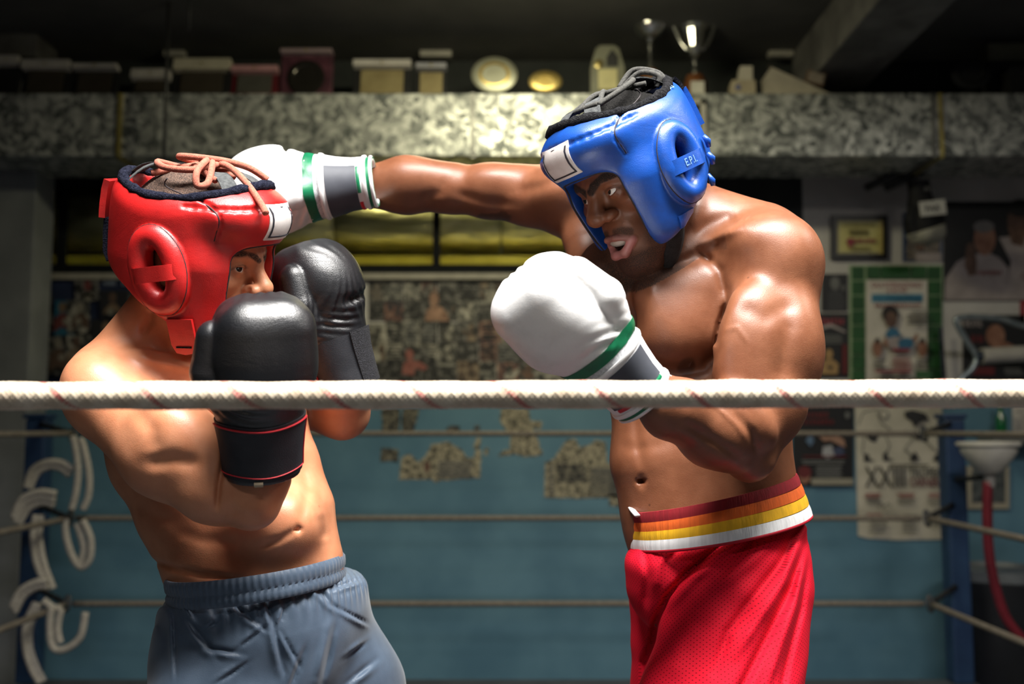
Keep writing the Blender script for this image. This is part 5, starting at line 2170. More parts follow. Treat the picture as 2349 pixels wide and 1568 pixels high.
tm = noise_mat('tube_metal', (.20, .24, .27), (.30, .34, .37), 20, .3, .6)
o = MB().tube([P(a, b, 5.2) for a, b in spline0([(2460, 760), (2349, 748), (2300, 732), (2235, 726), (2197, 730), (2196, 745), (2220, 785), (2240, 818), (2228, 848), (2204, 868), (2190, 900)])], .016, 10).build('bent_tube', tm, fr_, True)
o.matrix_parent_inverse = Matrix.Translation(-fr_.location)
o = MB().tube([P(2252, 816, 5.2), P(2330, 812, 5.2), P(2460, 806, 5.2)], .042, 16).build('roller', plain('roller_white', (.38, .36, .33), .6), fr_, True, angle=50)
o.matrix_parent_inverse = Matrix.Translation(-fr_.location)
o = MB().tube([P(2238, 817, 5.2), P(2256, 816, 5.2)], .028, 12).build('roller_cap', plain('cap_dark', (.02, .03, .05), .5), fr_, True, angle=50)
o.matrix_parent_inverse = Matrix.Translation(-fr_.location)

# ------------------------------------------------------------------ clippings in the middle of the wall
def clip_mat(name, c1, c2, c3, scale, seed):
    m, nt, b = _mat(name)
    L = nt.links
    tc = nt.nodes.new('ShaderNodeTexCoord')
    mp = nt.nodes.new('ShaderNodeMapping')
    mp.inputs['Location'].default_value = (seed * 3.1, seed * 1.7, seed * 2.3)
    L.new(tc.outputs['Object'], mp.inputs['Vector'])
    n = nt.nodes.new('ShaderNodeTexNoise')
    n.inputs['Scale'].default_value = scale
    n.inputs['Detail'].default_value = 6
    n.inputs['Roughness'].default_value = .65
    L.new(mp.outputs['Vector'], n.inputs['Vector'])
    r = nt.nodes.new('ShaderNodeValToRGB')
    r.color_ramp.elements[0].position = .43
    r.color_ramp.elements[1].position = .60
    r.color_ramp.elements[0].color = (*c1, 1)
    r.color_ramp.elements[1].color = (*c3, 1)
    e = r.color_ramp.elements.new(.50)
    e.color = (*c2, 1)
    L.new(n.outputs['Fac'], r.inputs['Fac'])
    L.new(r.outputs['Color'], b.inputs['Base Color'])
    b.inputs['Roughness'].default_value = .6
    return m


CM = [clip_mat('clipping_grey', (.012, .012, .012), (.08, .078, .072), (.32, .30, .26), 20, 1),
      clip_mat('clipping_dark', (.008, .008, .009), (.03, .029, .028), (.16, .15, .14), 26, 2),
      clip_mat('clipping_pale', (.03, .028, .026), (.24, .225, .19), (.44, .41, .35), 16, 3),
      clip_mat('clipping_sepia', (.03, .022, .018), (.13, .085, .06), (.26, .20, .14), 22, 4),
      clip_mat('clipping_colour', (.02, .022, .03), (.12, .05, .04), (.28, .18, .14), 20, 5)]
NEWS = clip_mat('newsprint', (.05, .045, .032), (.25, .22, .155), (.36, .32, .22), 40, 6)
NEWSD = clip_mat('newsprint_photo', (.012, .012, .012), (.07, .065, .05), (.18, .16, .115), 30, 7)
xs_ = [846, 884, 925, 965, 1005, 1050, 1098, 1140, 1190, 1240, 1290, 1345, 1400, 1455]
rows = [642, 690, 738, 786, 828, 872]
rr = random.Random(11)
ORD = ['first', 'second', 'third', 'fourth', 'fifth', 'sixth', 'seventh', 'eighth', 'ninth', 'tenth', 'eleventh', 'twelfth', 'thirteenth']
k = 0
for j in range(5):
    for i in range(13):
        x0, x1 = xs_[i] + rr.uniform(-3, 2), xs_[i + 1] + rr.uniform(-2, 4)
        y0, y1 = rows[j] + rr.uniform(-4, 3), rows[j + 1] + rr.uniform(-3, 6)
        if j == 4:
            y1 = rr.choice([872, 880, 905, 925])
        m_ = rr.choice([0, 0, 1, 1, 1, 2, 3, 4])
        Yc = WALL_Y - .003 - .0012 * ((i + j) % 3)
        s = Sheet('newspaper_clipping', x0, y0, x1, y1, CM[m_], '%s clipping, %s from the left in the %s row of the wall collage' % (('grey', 'dark', 'pale', 'sepia', 'reddish')[m_], ORD[i], ('top', 'second', 'third', 'fourth', 'bottom')[j]), 'clipping', 'collage clippings below the window', Y=Yc, th=.0012)
        s.n = 1
        kind = rr.random()
        cx, cy = (x0 + x1) / 2, (y0 + y1) / 2
        if kind < .34:       # fighters in action, cut off by the edge
            fm = rr.choice([CM[2], CM[0], CM[3], CM[2], plain('print_grey_warm', (.12, .10, .085), .5), skind])
            hx = cx + rr.uniform(-9, 9)
            s.poly([(hx - 6, y0 + 8), (hx + 3, y0 + 4), (hx + 8, y0 + 12), (hx + 5, y0 + 21), (hx - 3, y0 + 22), (hx - 8, y0 + 15)], fm)
            d_ = rr.choice([-1, 1])
            s.poly([(hx - 11, y1 - 3), (hx - 13, y0 + 30), (hx - 5, y0 + 22), (hx + 6, y0 + 22), (hx + d_ * 19, y0 + 17 + rr.uniform(-6, 8)), (hx + d_ * 20, y0 + 23), (hx + 11, y0 + 33), (hx + 9, y1 - 3)] if d_ > 0 else
                   [(hx - 9, y1 - 3), (hx - 11, y0 + 33), (hx - 20, y0 + 23), (hx - 19, y0 + 17), (hx - 6, y0 + 22), (hx + 5, y0 + 22), (hx + 13, y0 + 30), (hx + 11, y1 - 3)], fm)
        elif kind < .45:
            s.rect(x0 + 3, y0 + 3, x1 - 4, y0 + 9, plain('print_grey_pale', (.24, .23, .2), .6))
        elif kind < .6:
            s.lines(x0 + 4, x1 - 4, y0 + 8, y1 - 8, 5, rr.choice([ink, plain('print_grey', (.13, .13, .13), .5)]))
# two bigger coloured cut-outs
s = Sheet('fighter_cutout', 968, 668, 1034, 742, CM[1], 'clipping of a bare-chested fighter near the middle of the collage', 'clipping', 'collage clippings below the window', Y=WALL_Y - .008, th=.001)
fm = noise_mat('print_bright_skin', (.16, .08, .05), (.42, .24, .16), 30, .5)
s.poly([(986, 676), (996, 668), (1006, 676), (1007, 692), (1000, 704), (990, 703), (985, 690)], fm)
s.poly([(975, 736), (978, 712), (990, 704), (1010, 702), (1026, 716), (1030, 736)], fm)
s = Sheet('fighter_cutout', 918, 795, 985, 862, CM[1], 'clipping of a red-lit fighter low in the collage', 'clipping', 'collage clippings below the window', Y=WALL_Y - .008, th=.001)
fm2 = noise_mat('print_red_skin', (.20, .06, .05), (.30, .11, .09), 30, .5)
s.poly([(930, 806), (940, 799), (949, 808), (948, 820), (940, 827), (931, 820)], fm2)
s.poly([(922, 858), (926, 832), (940, 824), (966, 830), (982, 842), (972, 850), (952, 844), (950, 860)], fm2)

# torn newspaper scraps left on the blue paint
torn = [
    ('scrap', [(876, 990), (876, 935), (916, 935), (918, 962), (914, 992)], 1, 'torn clipping hanging at the left below the near rope'),
    ('scrap', [(922, 992), (921, 960), (926, 935), (962, 935), (956, 965), (950, 990), (940, 994)], 1, 'second torn clipping hanging below the near rope'),
    ('scrap', [(1150, 935), (1212, 935), (1218, 965), (1244, 966), (1240, 985), (1224, 980), (1245, 1042), (1205, 1047), (1180, 1040), (1142, 1046), (1152, 1034), (1170, 1030), (1172, 1000), (1160, 985), (1146, 962)], 0, 'ragged newspaper scrap between the two boxers'),
    ('scrap', [(874, 1026), (914, 1030), (914, 1060), (895, 1056), (873, 1058)], 1, 'small square newspaper scrap left of the ragged pieces'),
    ('scrap', [(915, 1100), (922, 1050), (940, 1040), (960, 1060), (976, 1046), (990, 1018), (1030, 1012), (1062, 1034), (1070, 1048), (1086, 1050), (1092, 1022), (1104, 1034), (1102, 1096), (1012, 1100), (1000, 1106), (990, 1098)], 0, 'wide torn newspaper page hanging low on the blue wall'),
    ('scrap', [(1248, 1140), (1250, 1060), (1272, 1050), (1300, 1008), (1320, 1006), (1330, 1026), (1352, 1020), (1366, 1008), (1390, 1014), (1392, 1060), (1430, 1066), (1428, 1140), (1330, 1143)], 0, 'largest torn newspaper page beside the dark boxer'),
    ('scrap', [(1396, 1158), (1398, 1080), (1434, 1084), (1442, 1140), (1428, 1162), (1410, 1160)], 0, 'narrow torn newspaper strip beside the dark boxer'),
    ('scrap', [(1022, 986), (1030, 976), (1056, 977), (1054, 986), (1036, 990)], 2, 'tiny dark paper remnant on the blue wall'),
    ('scrap', [(1086, 985), (1090, 974), (1102, 976), (1100, 986)], 2, 'tiny square paper remnant on the blue wall'),
    ('scrap', [(1086, 1028), (1094, 1002), (1104, 1004), (1100, 1026)], 0, 'tiny upright paper remnant on the blue wall'),
    ('scrap', [(1110, 1042), (1112, 1026), (1122, 1028), (1118, 1044)], 0, 'small pale paper remnant on the blue wall'),
]
for nm, pl, mi, lb in torn:
    xs2, ys2 = [a for a, b in pl], [b for a, b in pl]
    rag = []
    for (a, b) in zip(pl, pl[1:] + pl[:1]):
        L_ = math.hypot(b[0] - a[0], b[1] - a[1])
        n_ = max(1, int(L_ / 9))
        for q in range(n_):
            t = q / n_
            jx = rr.uniform(-1.6, 1.6) if q else 0
            jy = rr.uniform(-1.6, 1.6) if q else 0
            rag.append((a[0] + (b[0] - a[0]) * t + jx, a[1] + (b[1] - a[1]) * t + jy))
    s = Sheet('newspaper_scrap', min(xs2), min(ys2), max(xs2), max(ys2), [NEWS, NEWSD, CM[1]][mi], lb, 'newspaper scrap', 'torn newspaper on the blue wall', Y=WALL_Y - .002, th=.002, poly=rag)
    if 'largest' in lb:
        s.rect(1276, 1064, 1344, 1106, NEWSD, 'printed_photo')
        s.lines(1256, 1272, 1068, 1130, 9, grey)
        s.lines(1350, 1420, 1074, 1130, 10, grey)
    if 'wide' in lb:
        s.ell(980, 1070, 8, 12, skind)
        s.lines(1000, 1090, 1058, 1092, 7, grey)

# dark blue photo collage at the left
s = Sheet('photo_collage_poster', 52, 633, 360, 905, noise_mat('collage_navy', (.010, .016, .045), (.02, .03, .075), 9, .5), 'dark blue poster crowded with boxers beside the grey pillar', 'poster', Y=WALL_Y - .01)
s.rect(61, 641, 117, 665, plain('tag_yellow', (.26, .25, .03), .6))
s.strokes(66, 112, 647, 659, 8, ink)
s.strokes(238, 270, 644, 655, 5, plain('ink_pale_blue', (.16, .19, .26), .6))
s.strokes(280, 330, 644, 656, 7, plain('ink_pale_blue', (.16, .19, .26), .6))
photo = [(66, 675, 125, 760), (128, 690, 175, 770), (178, 640, 232, 690), (160, 690, 212, 765), (235, 668, 300, 730), (300, 668, 352, 760), (60, 765, 110, 860), (112, 772, 160, 860), (160, 770, 215, 860), (216, 735, 290, 800), (216, 802, 300, 865), (300, 765, 352, 865)]
fig = [plain('fig_tan', (.16, .105, .065), .6), plain('fig_brown', (.085, .05, .035), .6), plain('fig_pale', (.20, .18, .15), .6), plain('fig_red', (.12, .03, .03), .6)]
bgs = [CM[1], plain('collage_cyan', (.015, .10, .17), .6), CM[1], CM[0], plain('collage_black', (.012, .012, .016), .6)]
for i, (a, b, c, d) in enumerate(photo):
    s.rect(a, b, c, d, bgs[i % 5], 'printed_photo', rr.uniform(-4, 4))
    f_ = fig[(i * 7) % 4]
    cx = (a + c) / 2 + rr.uniform(-5, 5)
    s.ell(cx, b + 16, 9, 12, fig[(i * 3 + 1) % 4])
    s.poly([(cx - 20, d - 8), (cx - 19, b + 44), (cx - 6, b + 30), (cx + 8, b + 30), (cx + 20, b + 46), (cx + 18, d - 8), (cx, d - 20)], f_)
    s.ell(cx + rr.uniform(-12, 12), b + 48, 8, 8, fig[2])

# ------------------------------------------------------------------ ring ropes, posts, hanging things
RY = 4.7
XRR, XRL = xz(2120, 1000, RY)[0], xz(168, 1000, RY)[0]
rope_far = noise_mat('rope_worn', (.085, .068, .052), (.17, .145, .115), 90, .85, 0, bump=.8, bscale=260, bdist=.004)


def far_rope(z, label):
    r = empty('ring_rope', (0, RY, z))
    tag(r, label, 'rope', 'ring ropes')
    for nm, a, b in (('back_span', (XRL + .03, 0, 0), (XRR - .03, 0, 0)), ('side_span', (XRR, -.03, 0), (XRR + .0, -3.7, 0)), ('side_span', (XRL, -.03, 0), (XRL, -3.7, 0))):
        pts = [np.array(a) + (np.array(b) - np.array(a)) * t for t in np.linspace(0, 1, 60)]
        mb = MB()
        mb.tube(pts, .0135, 10)
        mb.build(nm, rope_far, r, True)
    return r


RZ = [ZROW(994, RY), ZROW(1188, RY), ZROW(1384, RY)]
for z, lb in zip(RZ, ('top worn rope across the back of the ring', 'middle worn rope across the back of the ring', 'lowest worn rope across the back of the ring')):
    far_rope(z, lb)
postm = noise_mat('post_blue', (.010, .028, .075), (.016, .042, .10), 6, .45)
chain = noise_mat('shackle_iron', (.02, .02, .022), (.05, .05, .052), 30, .5, .5)
for px, lb, sgn in ((2180, 'blue ring corner post on the right', 1), (92, 'blue ring corner post on the left', -1)):
    c = P(px, 960, 4.95)
    r = empty('corner_post', (c[0], 4.95, 0))
    tag(r, lb, 'post', 'ring corner posts')
    MB().bevelbox((0, 0, c[2] / 2), (.10, .10, c[2]), .012).build('post', postm, r)
    MB().bevelbox((0, 0, c[2] + .012), (.12, .12, .024), .008).build('post_cap', postm, r)
    xc = (XRR if sgn > 0 else XRL) - c[0]
    for z in RZ:
        a = np.array([xc, RY - 4.95, z])
        b = np.array([-.03 * sgn, -.05, z + .045])
        pts = [a + (b - a) * t for t in np.linspace(0, 1, 12)]
        MB().tube(pts, [.016 if i % 2 else .009 for i in range(12)], 8).build('turnbuckle', chain, r, True)
        ring = [a + np.array([.0, 0, 0]) + np.array([.012 * math.cos(t), .01 * math.sin(t), .034 * math.sin(t)]) for t in np.linspace(0, 2 * math.pi, 18)[:-1]]
        MB().tube(ring, .008, 8, True).build('shackle', chain, r, True)

# coils of pale rope hung on the left corner
coil_m = noise_mat('rope_pale', (.26, .235, .20), (.40, .37, .32), 120, .85, 0, bump=.8, bscale=400, bdist=.003)
coils = [
    [[(166, 1000), (172, 1020), (179, 1075), (174, 1130), (164, 1168)], [(184, 1005), (192, 1025), (204, 1085), (203, 1135), (190, 1168)],
     [(60, 1118), (74, 1078), (108, 1060), (145, 1062), (166, 1078)], [(68, 1120), (84, 1086), (112, 1070), (140, 1074), (160, 1090)],
     [(150, 1190), (152, 1230), (166, 1275), (186, 1300), (206, 1280), (208, 1235), (190, 1192)], [(176, 1200), (188, 1235), (192, 1262), (184, 1290)]],
    [[(30, 1186), (50, 1145), (90, 1128), (128, 1132)], [(34, 1196), (56, 1156), (92, 1140), (126, 1146)], [(44, 1200), (66, 1166), (98, 1152), (124, 1158)],
     [(82, 1180), (76, 1225), (84, 1290), (112, 1352)], [(94, 1180), (90, 1225), (100, 1290), (122, 1350)]],
    [[(28, 1392), (46, 1356), (80, 1336), (108, 1332)], [(34, 1402), (54, 1366), (84, 1346), (110, 1344)], [(118, 1392), (114, 1440), (122, 1484), (150, 1488), (184, 1460), (196, 1404)],
     [(140, 1396), (132, 1440), (138, 1474)], [(100, 1376), (120, 1392), (140, 1396)], [(82, 1382), (60, 1430), (58, 1480), (72, 1530), (92, 1566)], [(92, 1384), (70, 1434), (68, 1484), (84, 1532), (100, 1562)]],
]
for i, (cl, lb) in enumerate(zip(coils, ('pale rope loop hanging from the top rope at the left corner', 'pale rope knotted round the middle of the left corner', 'pale rope coil hanging lowest at the left corner'))):
    r = empty('rope_coil', tuple(P(cl[0][0][0], cl[0][0][1], 4.6)))
    tag(r, lb, 'rope', 'rope coils at the left corner')
    for q, pth in enumerate(cl):
        o = MB().tube(spline0([P(a, b, 4.60 - .07 * i + .008 * q) for a, b in pth], 8), .0165, 8).build('rope_strand', coil_m, r, True)
        o.matrix_parent_inverse = Matrix.Translation(-r.location)

# spit funnel with its red hose
fy = 4.55
r = empty('spit_funnel', tuple(P(2267, 1100, fy)))
tag(r, 'white plastic funnel on a red hose at the right ring corner', 'funnel')
c = P(2267, 1015, fy)
R0 = M(69, fy)
h0 = c[2] - P(2267, 1090, fy)[2]
fm_ = plain('plastic_white', (.42, .40, .36), .45)
o = MB().lathe([(.016, -h0), (.030, -h0), (R0 * .44, -h0 * .86), (R0 * .86, -h0 * .30), (R0 * .90, -h0 * .12), (R0, -h0 * .08), (R0, .0), (R0 * .95, .004), (R0 * .90, -.01), (R0 * .42, -h0 * .78), (.014, -h0 * .95)], c, 36).build('funnel', fm_, r, True, angle=40)
o.matrix_parent_inverse = Matrix.Translation(-r.location)
o = MB().lathe([(.022, -h0 - .05), (.024, -h0 - .02), (.024, -h0 + .01)], c, 16).build('spout', plain('spout_grey', (.2, .19, .18), .5), r, True, angle=40)
o.matrix_parent_inverse = Matrix.Translation(-r.location)
o = MB().tube(spline0([P(2266, 1104, fy), P(2265, 1180, fy), P(2268, 1260, fy), P(2282, 1340, fy), P(2310, 1420, fy), P(2360, 1480, fy)]), M(11, fy), 12).build('hose', noise_mat('hose_red', (.09, .006, .012), (.14, .012, .02), 9, .35), r, True)
o.matrix_parent_inverse = Matrix.Translation(-r.location)
arm = MB().tube([P(2267, 1092, fy), P(2215, 1098, 4.8), P(2182, 1100, 4.95)], .012, 8).build('bracket_arm', chain, r, True)
arm.matrix_parent_inverse = Matrix.Translation(-r.location)

s = Sheet('framed_picture', 2216, 1068, 2312, 1166, plain('picture_frame', (.30, .27, .21), .5), 'small pale-framed picture behind the funnel', 'picture', Y=WALL_Y - .002, th=.018)
s.rect(2226, 1078, 2302, 1152, noise_mat('picture_dark', (.02, .025, .03), (.10, .11, .11), 40, .4))
# shelf, bottle, papers, bin
sh = MB().box((P(2330, 1003, 5.5)[0], 5.5, P(2330, 1003, 5.5)[2] - .012), (.34, .18, .022)).build('wall_shelf', plain('shelf_grey', (.16, .16, .15), .6))
tag(sh, 'narrow grey shelf at the right edge holding a green bottle', 'shelf')
zs_ = P(2330, 1003, 5.5)[2]
r = empty('glass_bottle', (P(2298, 1003, 5.5)[0], 5.5, zs_))
tag(r, 'green glass bottle standing on the shelf', 'bottle')
hb = P(2298, 930, 5.5)[2] - zs_
MB().lathe([(.026, 0), (.028, .01), (.028, hb * .6), (.012, hb * .78), (.011, hb)], (0, 0, 0), 20).build('bottle_body', plain('glass_green', (.01, .12, .04), .12), r, True, angle=50)
MB().lathe([(.014, hb * .97), (.014, hb * 1.08)], (0, 0, 0), 14).build('bottle_cap', plain('cap_white', (.4, .4, .4), .5), r, True, angle=50)
s = Sheet('paper_notice', 2322, 930, 2430, 992, paper, 'white paper notice on the wall above the shelf', 'notice')
s.lines(2330, 2420, 944, 980, 4, grey)
r = empty('waste_bin', (P(2350, 1500, 4.9)[0] + .02, 5.2, -.92))
tag(r, 'dark bin with a pale rim standing in the right corner', 'bin')
zt = P(2340, 1300, 5.2)[2] + .92
MB().lathe([(.17, 0), (.20, .02), (.235, zt - .05), (.21, zt - .06), (.16, .04)], (0, 0, 0), 28).build('bin_body', plain('bin_black', (.008, .009, .012), .4), r, True, angle=40)
MB().lathe([(.236, zt - .06), (.245, zt - .05), (.245, zt), (.235, zt), (.225, zt - .02)], (0, 0, 0), 28).build('bin_rim', plain('bin_grey', (.10, .11, .12), .5), r, True, angle=40)
# dark bracket under the duct at the right
r = empty('wall_bracket', tuple(P(2040, 400, 5.3)))
tag(r, 'dark slanted bracket below the duct near the hanging glove', 'bracket')
for a, b in (((1985, 432), (2120, 368)), ((2030, 432), (2160, 376))):
    o = MB().tube([P(*a, 5.35), P(*b, 5.30)], .022, 8).build('bracket_bar', chain, r, True)
    o.matrix_parent_inverse = Matrix.Translation(-r.location)
# ------------------------------------------------------------------ boxing gloves and shorts
def glove_frame(origin, tip, xdir, s=1.0):
    W = nrm(tip - origin)
    X = np.asarray(xdir, float)
    X = nrm(X - W * (X @ W))
    Y = np.cross(W, X)
    return frame_fn(origin, np.stack([X, Y, W], 1), s)


def glove_sdf(T, hand=1, wr=1.0, cf=1.0):
    """local axes: x to the thumb, y to the palm, z to the knuckles; hand=-1 mirrors the palm side"""
    S = Sdf()
    R, s = T.R, T.s
    ux = R[:, 0]
    h = hand

    def cap(a, b, ra, rb, k, q=1.0):
        S.add(Cap(T((a[0], h * a[1], a[2])), T((b[0], h * b[1], b[2])), ra * s, rb * s, q, None, ux), k)

    def ell(c, r, k, sub=False):
        (S.sub if sub else S.add)(Ell(T((c[0], h * c[1], c[2])), np.array(r) * s, R), k)
    cap((0, 0, -.05), (0, 0, .05), .046 * cf, .048 * cf, .02, .86)
    cap((0, 0, .045), (-.002, -.004, .12), .052, .066, .03, .90)
    S.add(RBox(T((-.010, h * -.006, .134)), np.array([.067, .060, .072]) * s, .046 * s, R), .025)
    ell((-.004, .034, .130), (.062, .044, .060), .02)
    cap((-.002, .020, .06), (-.002, .030, .11), .042, .050, .02, .8)
    cap((.044, .000, .058), (.064, -.004, .105), .023, .0265, .003)
    cap((.064, -.004, .105), (.056, -.002, .152), .0265, .024, .003)
    # seam where the fingers fold into the palm
    S.sub(Cap(T((-.06, h * .066, .09)), T((.05, h * .066, .09)), .004 * s, .004 * s), .014)
    inv = T.inv
    S.clip(Fn(lambda p: (-.053 - inv(p)[:, 2]) * s, T((0, 0, 0)), 1), .004)
    S.sub(Cap(T((0, 0, -.10)), T((0, 0, -.03)), .040 * s * cf, .040 * s * cf, .84, None, ux), .004)

    def post(D, p):
        q = inv(p)
        y = q[:, 1] * h
        fold = np.exp(-((q[:, 2] - .085) / .03) ** 2) * np.clip((y + .01) / .05, 0, 1)
        near = np.exp(-((q[:, 2] - .205) / .035) ** 2) * np.clip((y + .03) / .05, 0, 1)
        w = np.sin(q[:, 0] * 430 + 5 * np.sin(q[:, 2] * 41 + q[:, 0] * 30)) * fold * .0010 * wr
        w2 = np.sin(q[:, 0] * 300 + 2.5 * np.sin(y * 70 + q[:, 0] * 60)) * near * .0007 * wr
        # pinched seam next to the thumb
        th = np.exp(-((q[:, 2] - .062) / .02) ** 2) * np.exp(-((q[:, 0] - .035) / .03) ** 2)
        w3 = np.sin(q[:, 2] * 420 + q[:, 1] * 260) * th * .0014 * wr
        return D + (w + w2 + w3) * s
    S.post = post
    return S


def cuff_radii(S, T, z, th):
    """distance from the cuff's axis to the glove surface at height z and angles th"""
    rs = np.linspace(.02, .10, 81)
    pts = np.array([T((r * math.cos(t), r * math.sin(t), z)) for t in th for r in rs])
    d = S(pts).reshape(len(th), len(rs))
    out = []
    for row in d:
        ins = np.nonzero(row < 0)[0]
        k = ins[-1] if len(ins) else 20
        # first exit from the inside, starting at the cuff wall
        run = [i for i in ins if i >= 10]
        k = run[0] if run else k
        while k + 1 < len(rs) and row[k + 1] < 0:
            k += 1
        k = min(k, len(rs) - 2)
        d0, d1 = row[k], row[k + 1]
        f = float(np.clip(d0 / (d0 - d1 + 1e-9), 0, 1)) if d0 < 0 <= d1 else 0.0
        out.append(rs[k] + (rs[k + 1] - rs[k]) * f)
    return np.array(out)


def band(S, T, z0, z1, ph0, ph1, lift, thick, name, mat, parent, n=40, wob=0.0, nz=4, smooth=0):
    """strip of strap lying on the cuff between heights z0, z1 and angles ph0..ph1 (0 = thumb side, -90 = back of the hand)"""
    full = abs(ph1 - ph0) >= 359
    th = np.radians(np.linspace(ph0, ph1, n + 1))
    if full:
        th = th[:-1]
    zs = np.linspace(z0, z1, nz)
    R = [cuff_radii(S, T, z, th) for z in zs]
    if smooth:
        R = [np.maximum(np.mean(R, 0), r) for r in R]
    V = []
    for lay in (0, 1):
        for j, t in enumerate(th):
            for i, z in enumerate(zs):
                e = 0.0 if 0 < i < nz - 1 else -.0006
                r = R[i][j] + lift + (thick + e if lay else -.001)
                V.append(T((r * math.cos(t), r * math.sin(t), z + wob * math.sin(3 * t))))
    m = len(th)
    N = m * nz
    Fs = []
    for j in range(m if full else m - 1):
        j2 = (j + 1) % m
        for i in range(nz - 1):
            a, b_, c, d = j * nz + i, j2 * nz + i, j2 * nz + i + 1, j * nz + i + 1
            Fs.append((N + a, N + b_, N + c, N + d))
            Fs.append((a, d, c, b_))
        Fs.append((j * nz, j2 * nz, N + j2 * nz, N + j * nz))
        k = nz - 1
        Fs.append((j * nz + k, N + j * nz + k, N + j2 * nz + k, j2 * nz + k))
    if not full:
        for j in (0, m - 1):
            for i in range(nz - 1):
                Fs.append((j * nz + i, j * nz + i + 1, N + j * nz + i + 1, N + j * nz + i))
    return MB().add(V, Fs).build(name, mat, parent, True, angle=45)


def glove(T, root, mat, label, hand=1, h=.0030, wr=1.0, cf=1.0):
    S = glove_sdf(T, hand, wr, cf)
    c = T((0, 0, .09))
    r = .19 * T.s
    V, Q = mesh_sdf(S, axis_pts(c[0] - r, c[0] + r, h), axis_pts(c[1] - r, c[1] + r, h), axis_pts(c[2] - r, c[2] + r, h))
    g = link('boxing_glove', mesh_np('boxing_glove', V, Q), mat, None, True)
    under(g, root)
    g['label'] = label
    return g, S


WHITE_L = leather('leather_white', (.80, .80, .80), .38, dirt=(.70, .70, .69), bump=.12)
BLACK_L = leather('leather_black', (.0075, .008, .010), .31, dirt=(.005, .005, .006), bump=.26, spec=.85)
GREEN_L = leather('leather_green', (.0, .155, .062), .36, bump=.15)
PANEL = noise_mat('panel_slate', (.045, .05, .065), (.06, .066, .082), 30, .6)
VELCRO = noise_mat('velcro_silver', (.45, .47, .5), (.7, .72, .74), 300, .8, 0, bump=.8, bscale=700)
VELK = noise_mat('velcro_black', (.004, .004, .006), (.02, .02, .026), 300, .95, 0, bump=1, bscale=600, bdist=.004)
STRAPK = noise_mat('strap_black', (.008, .009, .013), (.016, .017, .022), 40, .62, 0, bump=.2, bscale=600)
REDSTITCH = plain('red_piping', (.55, .02, .03), .6)


def white_glove(T, root, label, hand, panel):
    g, S = glove(T, root, WHITE_L, label, hand, .0031, 1.5)
    band(S, T, .042, .058, 0, 360, .0, .0022, 'green_trim', GREEN_L, g)
    band(S, T, .028, .043, 0, 360, .0, .0012, 'hook_tape', VELCRO, g)
    band(S, T, -.040, .032, 0, 360, .0, .0034, 'wrist_strap', WHITE_L, g)
    p0, p1 = panel
    band(S, T, -.026, .024, p0, p1, .0036, .0008, 'dark_panel', PANEL, g)
    m1, m2 = p0 + (p1 - p0) * .45, p0 + (p1 - p0) * .6
    band(S, T, -.032, -.0265, p0 + 8, m1, .0036, .0009, 'red_edge', REDSTITCH, g, 16)
    band(S, T, -.032, -.0265, m2, p1 - 4, .0036, .0009, 'green_edge', GREEN_L, g, 16)
    band(S, T, -.042, -.036, 0, 360, .0, .0055, 'strap_piping', WHITE_L, g)
    band(S, T, .028, .034, 0, 360, .0, .0050, 'strap_piping', WHITE_L, g)
    band(S, T, -.053, -.042, 0, 360, .0, .0018, 'green_cuff', GREEN_L, g)
    band(S, T, -.0525, -.0475, 0, 360, .0, .0040, 'cuff_piping', WHITE_L, g)
    return g


def black_glove(T, root, label, hand, arc):
    g, S = glove(T, root, BLACK_L, label, hand, .0029, 1.25, 1.14)
    band(S, T, -.046, .036, 0, 360, .0, .0030, 'wrist_strap', STRAPK, g, wob=.0015)
    a0, a1 = arc
    band(S, T, -.038, .030, a0, a1, .0030, .0012, 'strap_panel', STRAPK, g, wob=.0015)
    band(S, T, .030, .0322, a0, a1, .0030, .0020, 'red_stitching', REDSTITCH, g, wob=.0015)
    band(S, T, -.0395, -.0378, a0, a1, .0030, .0018, 'red_stitching', REDSTITCH, g, wob=.0015)
    band(S, T, -.038, .031, a1 - 4, a1, .0040, .0014, 'red_stitching', REDSTITCH, g, 3)
    return g, S


# blue boxer: near guarding glove, far punching glove
GW1 = glove_frame(P(1426, 858, 1.385), P(1216, 640, 1.335), np.array([.56, -.52, .52]), 1.0)
GW2 = glove_frame(P(790, 424, 1.80), P(560, 450, 1.80), np.array([0, -.95, -.35]), 1.10)
white_glove(GW1, PB, 'white leather glove with green trim held low in guard', 1, (-130, -10))
white_glove(GW2, PB, 'white leather glove with green trim at the end of the punch', 1, (-100, 45))
# red boxer
GB1 = glove_frame(P(600, 1006, 1.402), P(585, 700, 1.335), np.array([-.85, -.40, 0]), 1.0)
GB2 = glove_frame(P(784, 822, 1.69), P(706, 606, 1.66), np.array([-.35, -.85, 0]), 1.0)
gb1, SB1 = black_glove(GB1, PR, 'worn black leather glove held before the mouth', -1, (0, 165))
band(SB1, GB1, -.0525, -.045, 66, 80, .0035, .0014, 'cloth_tag', plain('tag_beige', (.45, .36, .24), .8), gb1, 4)
gb2, SB2 = black_glove(GB2, PR, 'black leather glove raised behind the face', 1, (-160, -30))
band(SB2, GB2, -.052, .040, 55, 110, .0035, .0030, 'hook_tape', VELK, gb2, 12)


